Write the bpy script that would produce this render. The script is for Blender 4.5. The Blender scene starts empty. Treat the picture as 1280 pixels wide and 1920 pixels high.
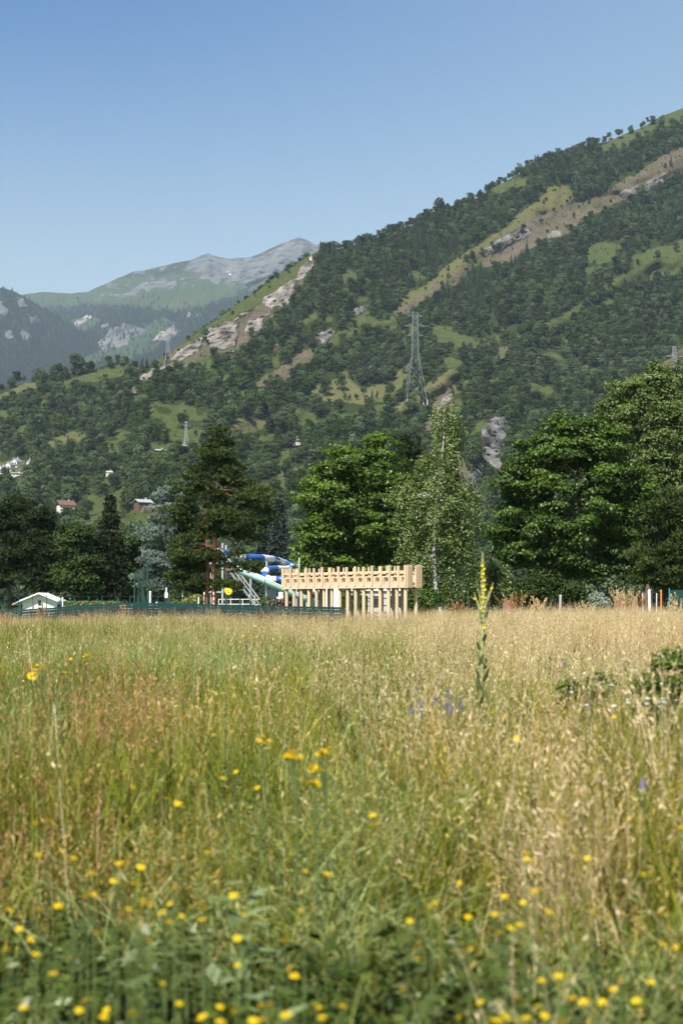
import bpy, math, random
import numpy as np
from mathutils import Vector

# ------------------------------------------------------------------ camera, sky, sun, exposure
SC = bpy.context.scene
COL = SC.collection
F, UC, HZ, CZ = 2667.0, 640.0, 1137.0, 1.15        # focal length in photo pixels, centre column, eye-level row, eye height
cam_d = bpy.data.cameras.new('camera'); cam = bpy.data.objects.new('camera', cam_d); COL.objects.link(cam)
cam.location = (0, 0, CZ); cam.rotation_euler = (math.radians(90), 0, 0)
cam_d.lens = 50; cam_d.sensor_width = 36; cam_d.sensor_fit = 'AUTO'
cam_d.shift_y = (HZ - 960) / 1920.0
cam_d.clip_start = 0.05; cam_d.clip_end = 40000
cam_d.dof.use_dof = True; cam_d.dof.focus_distance = 60; cam_d.dof.aperture_fstop = 4.0
SC.camera = cam

SUN_EL, SUN_AZ = 50.0, 24.0                         # height; degrees left of straight behind the camera
el, az = math.radians(SUN_EL), math.radians(SUN_AZ)
sv = Vector((-math.sin(az) * math.cos(el), -math.cos(az) * math.cos(el), math.sin(el)))
sun_d = bpy.data.lights.new('sun', 'SUN'); sun = bpy.data.objects.new('sun', sun_d); COL.objects.link(sun)
sun_d.energy = 5.0; sun_d.angle = math.radians(0.53); sun_d.color = (1.0, 0.93, 0.82)
sun.rotation_euler = sv.to_track_quat('Z', 'Y').to_euler()
sun.location = (-20, -40, 60)

W = bpy.data.worlds.new('World'); SC.world = W; W.use_nodes = True
nt = W.node_tree; nt.nodes.clear()
sky = nt.nodes.new('ShaderNodeTexSky'); sky.sky_type = 'NISHITA'; sky.sun_disc = False
sky.sun_elevation = el; sky.sun_rotation = math.pi + az
sky.altitude = 600; sky.air_density = 2.0; sky.dust_density = 1.0; sky.ozone_density = 3.0
bg = nt.nodes.new('ShaderNodeBackground'); bg.inputs['Strength'].default_value = 0.08
wo = nt.nodes.new('ShaderNodeOutputWorld')
# tint painted over the sky for lens vignetting: darker with height, most north-west (directions in the world)
_tc = nt.nodes.new('ShaderNodeTexCoord'); _sp = nt.nodes.new('ShaderNodeSeparateXYZ'); nt.links.new(_tc.outputs['Generated'], _sp.inputs[0])
def _mr(sock, a, b):
    m = nt.nodes.new('ShaderNodeMapRange'); m.interpolation_type = 'SMOOTHSTEP'; m.inputs['From Min'].default_value = a; m.inputs['From Max'].default_value = b
    nt.links.new(sock, m.inputs[0]); return m.outputs[0]
_h = _mr(_sp.outputs['Z'], 0.19, 0.43); _w = _mr(_sp.outputs['X'], 0.36, -0.26)
_mm = nt.nodes.new('ShaderNodeMath'); _mm.operation = 'MULTIPLY_ADD'; nt.links.new(_w, _mm.inputs[0]); _mm.inputs[1].default_value = 0.75; _mm.inputs[2].default_value = 0.25
_fx = nt.nodes.new('ShaderNodeMath'); _fx.operation = 'MULTIPLY'; nt.links.new(_h, _fx.inputs[0]); nt.links.new(_mm.outputs[0], _fx.inputs[1])
_mx = nt.nodes.new('ShaderNodeMix'); _mx.data_type = 'RGBA'; _mx.blend_type = 'MULTIPLY'; nt.links.new(_fx.outputs[0], _mx.inputs[0]); nt.links.new(sky.outputs[0], _mx.inputs[6]); _mx.inputs[7].default_value = (0.08, 0.42, 0.80, 1)
nt.links.new(_mx.outputs[2], bg.inputs[0]); nt.links.new(bg.outputs[0], wo.inputs[0])

vs = SC.view_settings
vs.view_transform = 'Standard'; vs.look = 'None'; vs.exposure = 0.80; vs.gamma = 1.0
cy = SC.cycles
cy.max_bounces = 5; cy.diffuse_bounces = 3; cy.glossy_bounces = 2; cy.transmission_bounces = 3
cy.transparent_max_bounces = 6; cy.volume_bounces = 0
cy.use_adaptive_sampling = True; cy.adaptive_threshold = 0.012
cy.caustics_reflective = False; cy.caustics_refractive = False
try:
    cy.use_denoising = True; cy.denoiser = 'OPENIMAGEDENOISE'; cy.denoising_input_passes = 'RGB_ALBEDO_NORMAL'
except Exception:
    pass
cy.sample_clamp_indirect = 6.0

HAZE = 4.8e-5

# ------------------------------------------------------------------ helpers
R = np.random.default_rng(7)
random.seed(7)

def tag(o, label=None, cat=None, group=None, kind=None):
    if label: o['label'] = label
    if cat: o['category'] = cat
    if group: o['group'] = group
    if kind: o['kind'] = kind
    return o

def at(u, v, d):
    """world point seen in photo column u, row v at depth d"""
    return np.array([(u - UC) / F * d, d, CZ + (HZ - v) / F * d])

def px(n, d): return n * d / F

def empty(name, loc=(0, 0, 0), rz=0.0):
    o = bpy.data.objects.new(name, None); COL.objects.link(o)
    o.location = [float(c) for c in loc]; o.rotation_euler = (0, 0, rz); o.empty_display_size = 0.2
    return o

def mesh_data(name, V, polys, mats, mi=None, smooth=False, tone=None):
    """polys: list of (n,k) int arrays"""
    V = np.asarray(V, dtype=np.float32)
    polys = [np.asarray(p, dtype=np.int32) for p in polys if len(p)]
    me = bpy.data.meshes.new(name)
    me.vertices.add(len(V)); me.vertices.foreach_set('co', V.ravel())
    loops = np.concatenate([p.ravel() for p in polys])
    sizes = np.concatenate([np.full(len(p), p.shape[1], np.int32) for p in polys])
    starts = np.concatenate([[0], np.cumsum(sizes)[:-1]]).astype(np.int32)
    me.loops.add(len(loops)); me.loops.foreach_set('vertex_index', loops)
    me.polygons.add(len(sizes)); me.polygons.foreach_set('loop_start', starts)
    if mi is not None: me.polygons.foreach_set('material_index', np.asarray(mi, np.int32))
    me.polygons.foreach_set('use_smooth', np.full(len(sizes), bool(smooth)))
    for m in (mats if isinstance(mats, (list, tuple)) else [mats]): me.materials.append(m)
    if tone is not None:
        a = me.attributes.new('tone', 'FLOAT', 'FACE'); a.data.foreach_set('value', np.asarray(tone, np.float32))
    me.update(calc_edges=True); me.validate()
    return me

def link(name, me, parent=None, loc=None):
    o = bpy.data.objects.new(name, me); COL.objects.link(o)
    if parent is not None: o.parent = parent
    if loc is not None: o.location = [float(c) for c in loc]
    return o

class MB:
    """collects shapes into one mesh"""
    def __init__(s): s.V = []; s.P = {}; s.n = 0
    def add(s, V, polys):
        for p in polys:
            p = np.asarray(p, np.int32)
            if len(p): s.P.setdefault(p.shape[1], []).append(p + s.n)
        s.V.append(np.asarray(V, float)); s.n += len(V)
        return s
    def box(s, x0, x1, y0, y1, z0, z1):
        V = [(x, y, z) for z in (z0, z1) for y in (y0, y1) for x in (x0, x1)]
        return s.add(V, [[(0, 2, 3, 1), (4, 5, 7, 6), (0, 1, 5, 4), (2, 6, 7, 3), (0, 4, 6, 2), (1, 3, 7, 5)]])
    def tube(s, pts, rad, k=8, cap=True):
        pts = np.asarray(pts, float); n = len(pts)
        rad = np.full(n, rad, float) if np.isscalar(rad) else np.asarray(rad, float)
        T = np.gradient(pts, axis=0); T /= np.linalg.norm(T, axis=1)[:, None] + 1e-12
        ref = np.array([0, 0, 1.0]) if abs(T[:, 2]).mean() < 0.85 else np.array([1.0, 0, 0])
        A = np.cross(T, ref); A /= np.linalg.norm(A, axis=1)[:, None] + 1e-12
        B = np.cross(T, A)
        th = np.linspace(0, 2 * np.pi, k, endpoint=False)
        V = pts[:, None] + rad[:, None, None] * (np.cos(th)[None, :, None] * A[:, None] + np.sin(th)[None, :, None] * B[:, None])
        i, j = np.meshgrid(np.arange(n - 1), np.arange(k), indexing='ij'); j2 = (j + 1) % k
        Q = np.stack([i * k + j, i * k + j2, (i + 1) * k + j2, (i + 1) * k + j], -1).reshape(-1, 4)
        V = V.reshape(-1, 3)
        s.add(V, [Q])
        if cap:
            s.add(V[:k], [np.arange(k)[None]]); s.add(V[-k:], [np.arange(k)[::-1][None]])
        return s
    def bar(s, a, b, r, k=4): return s.tube([a, b], r, k)
    def lathe(s, prof, c=(0, 0, 0), k=16):
        prof = np.asarray(prof, float); th = np.linspace(0, 2 * np.pi, k, endpoint=False)
        V = np.stack([prof[:, 0, None] * np.cos(th), prof[:, 0, None] * np.sin(th), np.repeat(prof[:, 1, None], k, 1)], -1)
        n = len(prof)
        i, j = np.meshgrid(np.arange(n - 1), np.arange(k), indexing='ij'); j2 = (j + 1) % k
        Q = np.stack([i * k + j, i * k + j2, (i + 1) * k + j2, (i + 1) * k + j], -1).reshape(-1, 4)
        return s.add(V.reshape(-1, 3) + np.asarray(c), [Q])
    def poly_prism(s, pts, axis_vec):
        pts = np.asarray(pts, float); k = len(pts); V = np.vstack([pts, pts + np.asarray(axis_vec)])
        s.add(V, [np.arange(k)[::-1][None], (np.arange(k) + k)[None], [(i, (i + 1) % k, (i + 1) % k + k, i + k) for i in range(k)]])
        return s
    def build(s, name, mat, parent=None, smooth=False, loc=None):
        V = np.vstack(s.V); P = [np.vstack(s.P[k]) for k in sorted(s.P)]
        return link(name, mesh_data(name, V, P, mat, smooth=smooth), parent, loc)

def dup(root, loc=None, rz=None, scale=None):
    c = root.copy(); COL.objects.link(c)
    for ch in root.children:
        d = ch.copy(); COL.objects.link(d); d.parent = c
        for g in ch.children:
            e = g.copy(); COL.objects.link(e); e.parent = d
    if loc is not None: c.location = [float(q) for q in loc]
    if rz is not None: c.rotation_euler = (0, 0, rz)
    if scale is not None: c.scale = (scale,) * 3 if np.isscalar(scale) else scale
    return c

# ---- numpy value noise
def _h(i, j, s):
    n = (i.astype(np.int64) * 374761393 + j.astype(np.int64) * 668265263 + s * 974634777) & 0x7fffffff
    n = ((n ^ (n >> 13)) * 1274126177) & 0x7fffffff
    return ((n ^ (n >> 16)) & 0xffff) / 65535.0
def vnoise(x, y, s=0):
    x = np.asarray(x, float); y = np.asarray(y, float)
    i = np.floor(x); j = np.floor(y); fx = x - i; fy = y - j
    fx = fx * fx * (3 - 2 * fx); fy = fy * fy * (3 - 2 * fy)
    a = _h(i, j, s); b = _h(i + 1, j, s); c = _h(i, j + 1, s); d = _h(i + 1, j + 1, s)
    return (a * (1 - fx) + b * fx) * (1 - fy) + (c * (1 - fx) + d * fx) * fy
def fbm(x, y, o=4, s=0):
    t = 0; a = 0.5; f = 1.0; n = 0
    for k in range(o):
        t = t + a * vnoise(np.asarray(x) * f, np.asarray(y) * f, s + k * 17); n += a; a *= 0.5; f *= 2.03
    return t / n
def sstep(a, b, x):
    t = np.clip((np.asarray(x, float) - a) / (b - a), 0, 1); return t * t * (3 - 2 * t)
def poly_sd(u, v, poly):
    """signed distance in pixels, positive inside"""
    p = np.asarray(poly, float); q = np.roll(p, -1, 0)
    d = np.full(u.shape, 1e9); ins = np.zeros(u.shape, bool)
    for (x0, y0), (x1, y1) in zip(p, q):
        ex, ey = x1 - x0, y1 - y0
        t = np.clip(((u - x0) * ex + (v - y0) * ey) / (ex * ex + ey * ey + 1e-9), 0, 1)
        d = np.minimum(d, np.hypot(u - x0 - t * ex, v - y0 - t * ey))
        if y0 != y1:
            c = ((y0 > v) != (y1 > v)) & (u < (x1 - x0) * (v - y0) / (y1 - y0) + x0)
            ins ^= c
    return np.where(ins, d, -d)
def line_d(u, v, pts):
    """distance to a polyline and side (positive = above/left in the picture)"""
    d = np.full(u.shape, 1e9); sd = np.zeros(u.shape)
    for (x0, y0), (x1, y1) in zip(pts[:-1], pts[1:]):
        ex, ey = x1 - x0, y1 - y0
        t = np.clip(((u - x0) * ex + (v - y0) * ey) / (ex * ex + ey * ey), 0, 1)
        dd = np.hypot(u - x0 - t * ex, v - y0 - t * ey)
        cr = (ex * (v - y0) - ey * (u - x0))
        m = dd < d; d = np.where(m, dd, d); sd = np.where(m, np.sign(cr), sd)
    return d, sd

# ------------------------------------------------------------------ materials
def new_mat(name):
    m = bpy.data.materials.new(name); m.use_nodes = True; n = m.node_tree; n.nodes.clear()
    out = n.nodes.new('ShaderNodeOutputMaterial')
    return m, n, out
def N(n, t, **kw):
    x = n.nodes.new(t)
    for k, v in kw.items():
        if k in x.inputs: x.inputs[k].default_value = v
        else: setattr(x, k, v)
    return x
def L(n, a, b): n.links.new(a, b)
def mixc(n, fac, a, b, blend='MIX'):
    x = n.nodes.new('ShaderNodeMix'); x.data_type = 'RGBA'; x.blend_type = blend
    if hasattr(fac, 'links'): L(n, fac, x.inputs[0])
    else: x.inputs[0].default_value = fac
    for s, c in ((x.inputs[6], a), (x.inputs[7], b)):
        if hasattr(c, 'links'): L(n, c, s)
        else: s.default_value = (*c, 1) if len(c) == 3 else c
    return x.outputs[2]
def ramp(n, fac, stops):
    r = n.nodes.new('ShaderNodeValToRGB'); e = r.color_ramp.elements
    while len(e) < len(stops): e.new(0.5)
    for q, (p, c) in zip(e, stops): q.position = p; q.color = (*c, 1)
    L(n, fac, r.inputs[0]); return r.outputs[0]
def math_(n, op, a, b=None, clamp=False):
    x = n.nodes.new('ShaderNodeMath'); x.operation = op; x.use_clamp = clamp
    for s, c in ((x.inputs[0], a), (x.inputs[1], b)):
        if c is None: continue
        if hasattr(c, 'links'): L(n, c, s)
        else: s.default_value = c
    return x.outputs[0]
def noise(n, vec, scale, detail=4, rough=0.55):
    x = n.nodes.new('ShaderNodeTexNoise'); x.inputs['Scale'].default_value = scale; x.inputs['Detail'].default_value = detail
    x.inputs['Roughness'].default_value = rough
    if vec is not None: L(n, vec, x.inputs['Vector'])
    return x.outputs['Fac']

def plain(name, col, rough=0.6, metal=0.0, var=0.12, scale=6.0, bump=0.0):
    m, n, out = new_mat(name)
    tc = N(n, 'ShaderNodeTexCoord')
    f = noise(n, tc.outputs['Object'], scale, 5)
    c = mixc(n, f, tuple(x * (1 - var) for x in col), tuple(min(1, x * (1 + var)) for x in col))
    b = N(n, 'ShaderNodeBsdfPrincipled'); b.inputs['Roughness'].default_value = rough; b.inputs['Metallic'].default_value = metal
    L(n, c, b.inputs['Base Color'])
    if bump:
        bp = N(n, 'ShaderNodeBump'); bp.inputs['Strength'].default_value = bump; L(n, f, bp.inputs['Height']); L(n, bp.outputs[0], b.inputs['Normal'])
    L(n, b.outputs[0], out.inputs[0]); return m

def leaf_mat(name, dark, light, trans=0.35, gloss=0.08, rough=0.45, rand=0.35, alt=None, tint=None):
    """leaf: tone per face, tint per plant"""
    m, n, out = new_mat(name)
    a = N(n, 'ShaderNodeAttribute'); a.attribute_name = 'tone'
    oi = N(n, 'ShaderNodeObjectInfo')
    c = mixc(n, a.outputs['Fac'], dark, light)
    if alt is not None:
        fac = math_(n, 'MULTIPLY', oi.outputs['Random'], rand, True)
        c = mixc(n, fac, c, alt)
    if tint is not None:   # brightness from plant to plant
        r2 = math_(n, 'FRACT', math_(n, 'MULTIPLY', oi.outputs['Random'], 7.31))
        k = math_(n, 'ADD', math_(n, 'MULTIPLY', r2, tint), 1 - tint / 2)
        hs = N(n, 'ShaderNodeHueSaturation'); L(n, c, hs.inputs['Color']); L(n, k, hs.inputs['Value']); c = hs.outputs[0]
    d = N(n, 'ShaderNodeBsdfDiffuse'); L(n, c, d.inputs[0])
    t = N(n, 'ShaderNodeBsdfTranslucent')
    tcol = mixc(n, 1.0, c, (1.0, 1.0, 0.55), 'MULTIPLY'); L(n, tcol, t.inputs[0])
    mx = N(n, 'ShaderNodeMixShader'); mx.inputs[0].default_value = trans
    L(n, d.outputs[0], mx.inputs[1]); L(n, t.outputs[0], mx.inputs[2])
    last = mx.outputs[0]
    if gloss:
        g = N(n, 'ShaderNodeBsdfGlossy'); g.inputs['Roughness'].default_value = rough; g.inputs[0].default_value = (0.9, 0.95, 0.85, 1)
        m2 = N(n, 'ShaderNodeMixShader'); m2.inputs[0].default_value = gloss
        L(n, last, m2.inputs[1]); L(n, g.outputs[0], m2.inputs[2]); last = m2.outputs[0]
    L(n, last, out.inputs[0]); return m

def bark_mat(name, c1, c2, scale=3.0, stretch=(1, 1, 0.25), contrast=(0.35, 0.65)):
    m, n, out = new_mat(name)
    tc = N(n, 'ShaderNodeTexCoord'); mp = N(n, 'ShaderNodeMapping'); mp.inputs['Scale'].default_value = stretch
    L(n, tc.outputs['Object'], mp.inputs[0])
    f = noise(n, mp.outputs[0], scale, 6, 0.65)
    c = ramp(n, f, [(contrast[0], c1), (contrast[1], c2)])
    b = N(n, 'ShaderNodeBsdfPrincipled'); b.inputs['Roughness'].default_value = 0.85; L(n, c, b.inputs['Base Color'])
    bp = N(n, 'ShaderNodeBump'); bp.inputs['Strength'].default_value = 0.6; L(n, f, bp.inputs['Height']); L(n, bp.outputs[0], b.inputs['Normal'])
    L(n, b.outputs[0], out.inputs[0]); return m

def terrain_mat(name, far=False):
    m, n, out = new_mat(name)
    geo = N(n, 'ShaderNodeNewGeometry'); P = geo.outputs['Position']
    def A(k):
        a = N(n, 'ShaderNodeAttribute'); a.attribute_name = k; return a.outputs['Fac']
    s = 0.25 if far else 1.0
    n1 = noise(n, P, 0.012 * s, 6); n2 = noise(n, P, 0.11 * s, 6, 0.7); n3 = noise(n, P, 0.5 * s, 4, 0.7)
    floor = mixc(n, n2, (0.018, 0.028, 0.010), (0.05, 0.07, 0.022))
    g1 = mixc(n, n1, (0.075, 0.102, 0.032), (0.150, 0.140, 0.060)); n5 = noise(n, P, 0.22 * s, 8, 0.8); 
    n2c = ramp(n, n2, [(0.35, (0, 0, 0)), (0.68, (1, 1, 1))])
    g2 = mixc(n, n2c, g1, (0.055, 0.085, 0.024)); n5c = ramp(n, n5, [(0.46, (0, 0, 0)), (0.60, (1, 1, 1))]); g2 = mixc(n, math_(n, 'MULTIPLY', n5c, 0.55), g2, (0.035, 0.055, 0.018))
    grass = mixc(n, A('dry'), g2, mixc(n, n2, (0.105, 0.110, 0.042), (0.20, 0.172, 0.082)))
    n4 = noise(n, P, 0.035 * s, 8, 0.75); n4c = ramp(n, n4, [(0.42, (0, 0, 0)), (0.56, (1, 1, 1))])
    n6 = noise(n, P, 0.42 * s, 6, 0.8); n6c = ramp(n, n6, [(0.50, (0, 0, 0)), (0.57, (1, 1, 1))]); n7 = noise(n, P, 0.03 * s, 6, 0.7); n7c = ramp(n, n7, [(0.42, (0, 0, 0)), (0.58, (1, 1, 1))])
    grass = mixc(n, math_(n, 'MULTIPLY', n6c, 0.62), grass, (0.048, 0.066, 0.022)); grass = mixc(n, math_(n, 'MULTIPLY', n7c, 0.35), grass, (0.070, 0.095, 0.030))
    soil = mixc(n, n4c, mixc(n, n3, (0.07, 0.08, 0.032), (0.13, 0.125, 0.06)), mixc(n, n3, (0.10, 0.082, 0.062), (0.21, 0.162, 0.122)))
    # a stretched ledge pattern for rock
    mp = N(n, 'ShaderNodeMapping'); mp.inputs['Rotation'].default_value = (0.4, 0.75, 0.3); mp.inputs['Scale'].default_value = (0.010, 0.010, 0.016) if far else (0.055, 0.055, 0.10)
    pr = N(n, 'ShaderNodeVectorMath'); pr.operation = 'MULTIPLY'; pr.inputs[1].default_value = (1.0, 0.22, 1.0); L(n, P, pr.inputs[0]); PR = pr.outputs[0]
    L(n, PR, mp.inputs[0]); ra = noise(n, mp.outputs[0], 1.0, 10, 0.78)
    vo = N(n, 'ShaderNodeTexVoronoi'); vo.feature = 'F1'; vo.inputs['Scale'].default_value = 0.014 if far else 0.085
    wv = N(n, 'ShaderNodeVectorMath'); wv.operation = 'ADD'; L(n, PR, wv.inputs[0])
    nv = N(n, 'ShaderNodeTexNoise'); nv.inputs['Scale'].default_value = 0.012 if far else 0.09; nv.inputs['Detail'].default_value = 5; L(n, PR, nv.inputs['Vector'])
    sv_ = N(n, 'ShaderNodeVectorMath'); sv_.operation = 'SCALE'; sv_.inputs['Scale'].default_value = 90 if far else 14; L(n, nv.outputs['Color'], sv_.inputs[0]); L(n, sv_.outputs[0], wv.inputs[1]); L(n, wv.outputs[0], vo.inputs['Vector'])
    r1 = math_(n, 'ADD', math_(n, 'MULTIPLY', ra, 0.72), math_(n, 'MULTIPLY', vo.outputs['Distance'], 0.22))
    rk = ramp(n, r1, [(0.36, (0.05, 0.052, 0.05)), (0.47, (0.20, 0.195, 0.185)), (0.62, (0.36, 0.345, 0.32))])
    pl = ramp(n, r1, [(0.36, (0.07, 0.07, 0.05)), (0.47, (0.28, 0.255, 0.22)), (0.62, (0.56, 0.52, 0.46))])
    def soft(fac, edge):   # break the mask edge with noise
        x = math_(n, 'ADD', fac, math_(n, 'MULTIPLY', math_(n, 'SUBTRACT', n2, 0.5), edge))
        mr = N(n, 'ShaderNodeMapRange'); mr.interpolation_type = 'SMOOTHSTEP'
        mr.inputs['From Min'].default_value = 0.38; mr.inputs['From Max'].default_value = 0.62
        L(n, x, mr.inputs[0]); return mr.outputs[0]
    if far: grass = mixc(n, 0.62, grass, (0.045, 0.075, 0.03))
    c = mixc(n, soft(A('grass'), 0.5), floor, grass)
    soil = mixc(n, math_(n, 'MULTIPLY', n6c, 0.6), soil, (0.055, 0.055, 0.04)); c = mixc(n, soft(A('soil'), 1.2), c, soil)
    if far: rk = mixc(n, 0.45, rk, (0.10, 0.12, 0.095))
    c = mixc(n, soft(A('rock'), 1.5), c, rk)
    c = mixc(n, soft(A('pale'), 1.5), c, pl)
    b = N(n, 'ShaderNodeBsdfDiffuse'); b.inputs['Roughness'].default_value = 0.6
    L(n, c, b.inputs[0])
    bp = N(n, 'ShaderNodeBump'); bp.inputs['Distance'].default_value = 5.0 / s
    rk_amt = math_(n, 'MAXIMUM', A('rock'), A('pale'))
    hgt = math_(n, 'ADD', math_(n, 'MULTIPLY', r1, math_(n, 'MULTIPLY', rk_amt, 3.0)), math_(n, 'MULTIPLY', n5, 0.45))
    bp.inputs['Strength'].default_value = 0.9; L(n, hgt, bp.inputs['Height']); L(n, bp.outputs[0], b.inputs['Normal'])
    L(n, b.outputs[0], out.inputs[0]); return m

M = {}
M['hill'] = terrain_mat('hillside_ground')
M['far'] = terrain_mat('far_mountain_ground', True)
# woods on the hillside
M['wood_broad'] = leaf_mat('broadleaf_canopy', (0.012, 0.027, 0.007), (0.064, 0.104, 0.024), 0.25, 0.0, 0.6, 0.7, (0.115, 0.155, 0.075), 1.0)
M['wood_conifer'] = leaf_mat('conifer_canopy', (0.018, 0.036, 0.016), (0.052, 0.084, 0.034), 0.12, 0.0, 0.6, 0.4, (0.070, 0.085, 0.045), 0.6)
M['wood_trunk'] = plain('grey_trunk', (0.16, 0.13, 0.10), 0.9)
# near trees
M['maple'] = leaf_mat('maple_leaf', (0.022, 0.055, 0.006), (0.155, 0.255, 0.024), 0.38, 0.025, 0.5)
M['maple_dark'] = leaf_mat('dark_maple_leaf', (0.015, 0.040, 0.005), (0.105, 0.185, 0.018), 0.35, 0.025, 0.5)
M['birch'] = leaf_mat('birch_leaf', (0.065, 0.102, 0.026), (0.27, 0.34, 0.115), 0.42, 0.025, 0.5)
M['willow'] = leaf_mat('pale_poplar_leaf', (0.040, 0.074, 0.014), (0.170, 0.235, 0.060), 0.35, 0.025, 0.5)
M['pine'] = leaf_mat('pine_needle', (0.018, 0.036, 0.009), (0.085, 0.116, 0.028), 0.15, 0.012, 0.6)
M['pine_dark'] = leaf_mat('dark_pine_needle', (0.012, 0.025, 0.008), (0.046, 0.066, 0.021), 0.15, 0.012, 0.6)
M['bush_dark'] = leaf_mat('dark_bush_leaf', (0.018, 0.038, 0.009), (0.066, 0.102, 0.022), 0.28, 0.012, 0.6)
M['cedar'] = leaf_mat('blue_cedar_needle', (0.07, 0.10, 0.085), (0.30, 0.37, 0.32), 0.15, 0.012, 0.6)
M['bluespruce'] = leaf_mat('blue_spruce_needle', (0.026, 0.044, 0.040), (0.095, 0.130, 0.115), 0.12, 0.012, 0.6)
M['spruce'] = leaf_mat('spruce_needle', (0.014, 0.024, 0.010), (0.045, 0.060, 0.022), 0.12, 0.012, 0.6)
M['hedge'] = leaf_mat('hedge_leaf', (0.03, 0.055, 0.012), (0.10, 0.15, 0.03), 0.3, 0.012, 0.6)
M['hedge_lime'] = leaf_mat('yellowish_hedge_leaf', (0.09, 0.12, 0.02), (0.24, 0.28, 0.06), 0.3, 0.05, 0.45)
M['redleaf'] = leaf_mat('red_brown_leaf', (0.06, 0.025, 0.018), (0.16, 0.07, 0.045), 0.3, 0.05, 0.45)
M['sage'] = leaf_mat('grey_green_leaf', (0.16, 0.20, 0.16), (0.36, 0.42, 0.34), 0.25, 0.04, 0.5)
M['bark'] = bark_mat('grey_bark', (0.05, 0.04, 0.03), (0.16, 0.13, 0.10))
M['bark_pine'] = bark_mat('orange_pine_bark', (0.13, 0.055, 0.025), (0.42, 0.20, 0.10), 2.5)
M['bark_birch'] = bark_mat('white_birch_bark', (0.05, 0.045, 0.04), (0.46, 0.44, 0.41), 2.2, (1, 1, 2.2), (0.38, 0.50))
# meadow
M['g_green'] = leaf_mat('green_grass_blade', (0.022, 0.055, 0.004), (0.235, 0.305, 0.030), 0.32, 0.012, 0.45, 0.5, (0.34, 0.28, 0.040), 0.95)
M['g_blue'] = leaf_mat('pale_blue_green_blade', (0.08, 0.135, 0.035), (0.44, 0.53, 0.20), 0.32, 0.012, 0.4, 0.45, (0.36, 0.35, 0.16), 0.4)
M['g_straw'] = leaf_mat('straw_blade', (0.34, 0.24, 0.115), (0.95, 0.74, 0.46), 0.32, 0.04, 0.5, 0.25, (0.52, 0.46, 0.16), 0.4)
M['g_gold'] = leaf_mat('golden_grass_blade', (0.22, 0.145, 0.020), (0.80, 0.57, 0.130), 0.32, 0.04, 0.5, 0.5, (0.30, 0.28, 0.08), 0.4)
M['g_rust'] = leaf_mat('rusty_seed_stalk', (0.26, 0.12, 0.05), (0.60, 0.33, 0.15), 0.3, 0.03, 0.5, 0.4, (0.32, 0.22, 0.07), 0.4)
M['g_herb'] = leaf_mat('darkened_herb_leaf', (0.008, 0.022, 0.002), (0.085, 0.140, 0.014), 0.30, 0.04, 0.4, 0.5, (0.12, 0.14, 0.035), 0.45)  # herb green, darkened further to stand in for vignetting
M['wood'] = None

# ------------------------------------------------------------------ near ground
def ground_z(x, y):
    x = np.asarray(x, float); y = np.asarray(y, float)
    r = x / np.maximum(y, 1.0)
    z = 0.08 * sstep(0.03, 0.13, r) * sstep(10, 34, y) * (1 - sstep(60, 80, y))
    z = z + (0.10 * sstep(0.0, -0.1, r) - 0.16 * sstep(-0.14, -0.24, r)) * sstep(25, 60, y) * (1 - sstep(90, 130, y))
    z = z + 0.10 * (fbm(x * 0.22, y * 0.22, 3, 5) - 0.5) * (1 - sstep(60, 90, y))
    return z
def build_ground():
    ys = np.concatenate([np.linspace(-30, 0, 8), np.linspace(1, 80, 90), np.geomspace(84, 470, 40)])
    xs = np.linspace(-1, 1, 91)
    V = []; 
    for y in ys:
        w = 30 + 0.62 * max(y, 0)
        V.append(np.stack([xs * w, np.full(91, y), ground_z(xs * w, y)], -1))
    V = np.vstack(V); n = len(ys)
    i, j = np.meshgrid(np.arange(n - 1), np.arange(90), indexing='ij')
    Q = np.stack([i * 91 + j, i * 91 + j + 1, (i + 1) * 91 + j + 1, (i + 1) * 91 + j], -1).reshape(-1, 4)
    m, nn, out = new_mat('meadow_ground')
    geo = N(nn, 'ShaderNodeNewGeometry'); P = geo.outputs['Position']
    f1 = noise(nn, P, 0.8, 6, 0.7); f2 = noise(nn, P, 9.0, 4, 0.7)
    c = mixc(nn, f1, (0.022, 0.030, 0.008), (0.075, 0.060, 0.026)); c = mixc(nn, f2, c, (0.02, 0.024, 0.008))
    sep = N(nn, 'ShaderNodeSeparateXYZ'); L(nn, P, sep.inputs[0])
    mr = N(nn, 'ShaderNodeMapRange'); mr.inputs['From Min'].default_value = 74; mr.inputs['From Max'].default_value = 80; L(nn, sep.outputs['Y'], mr.inputs[0])
    c = mixc(nn, mr.outputs[0], c, mixc(nn, f1, (0.05, 0.085, 0.022), (0.085, 0.12, 0.035)))
    b = N(nn, 'ShaderNodeBsdfDiffuse'); L(nn, c, b.inputs[0]); L(nn, b.outputs[0], out.inputs[0])
    o = link('meadow_ground', mesh_data('meadow_ground', V, [Q], m, smooth=True)); tag(o, 'soil and turf under the flowering meadow', kind='structure')
build_ground()

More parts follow.
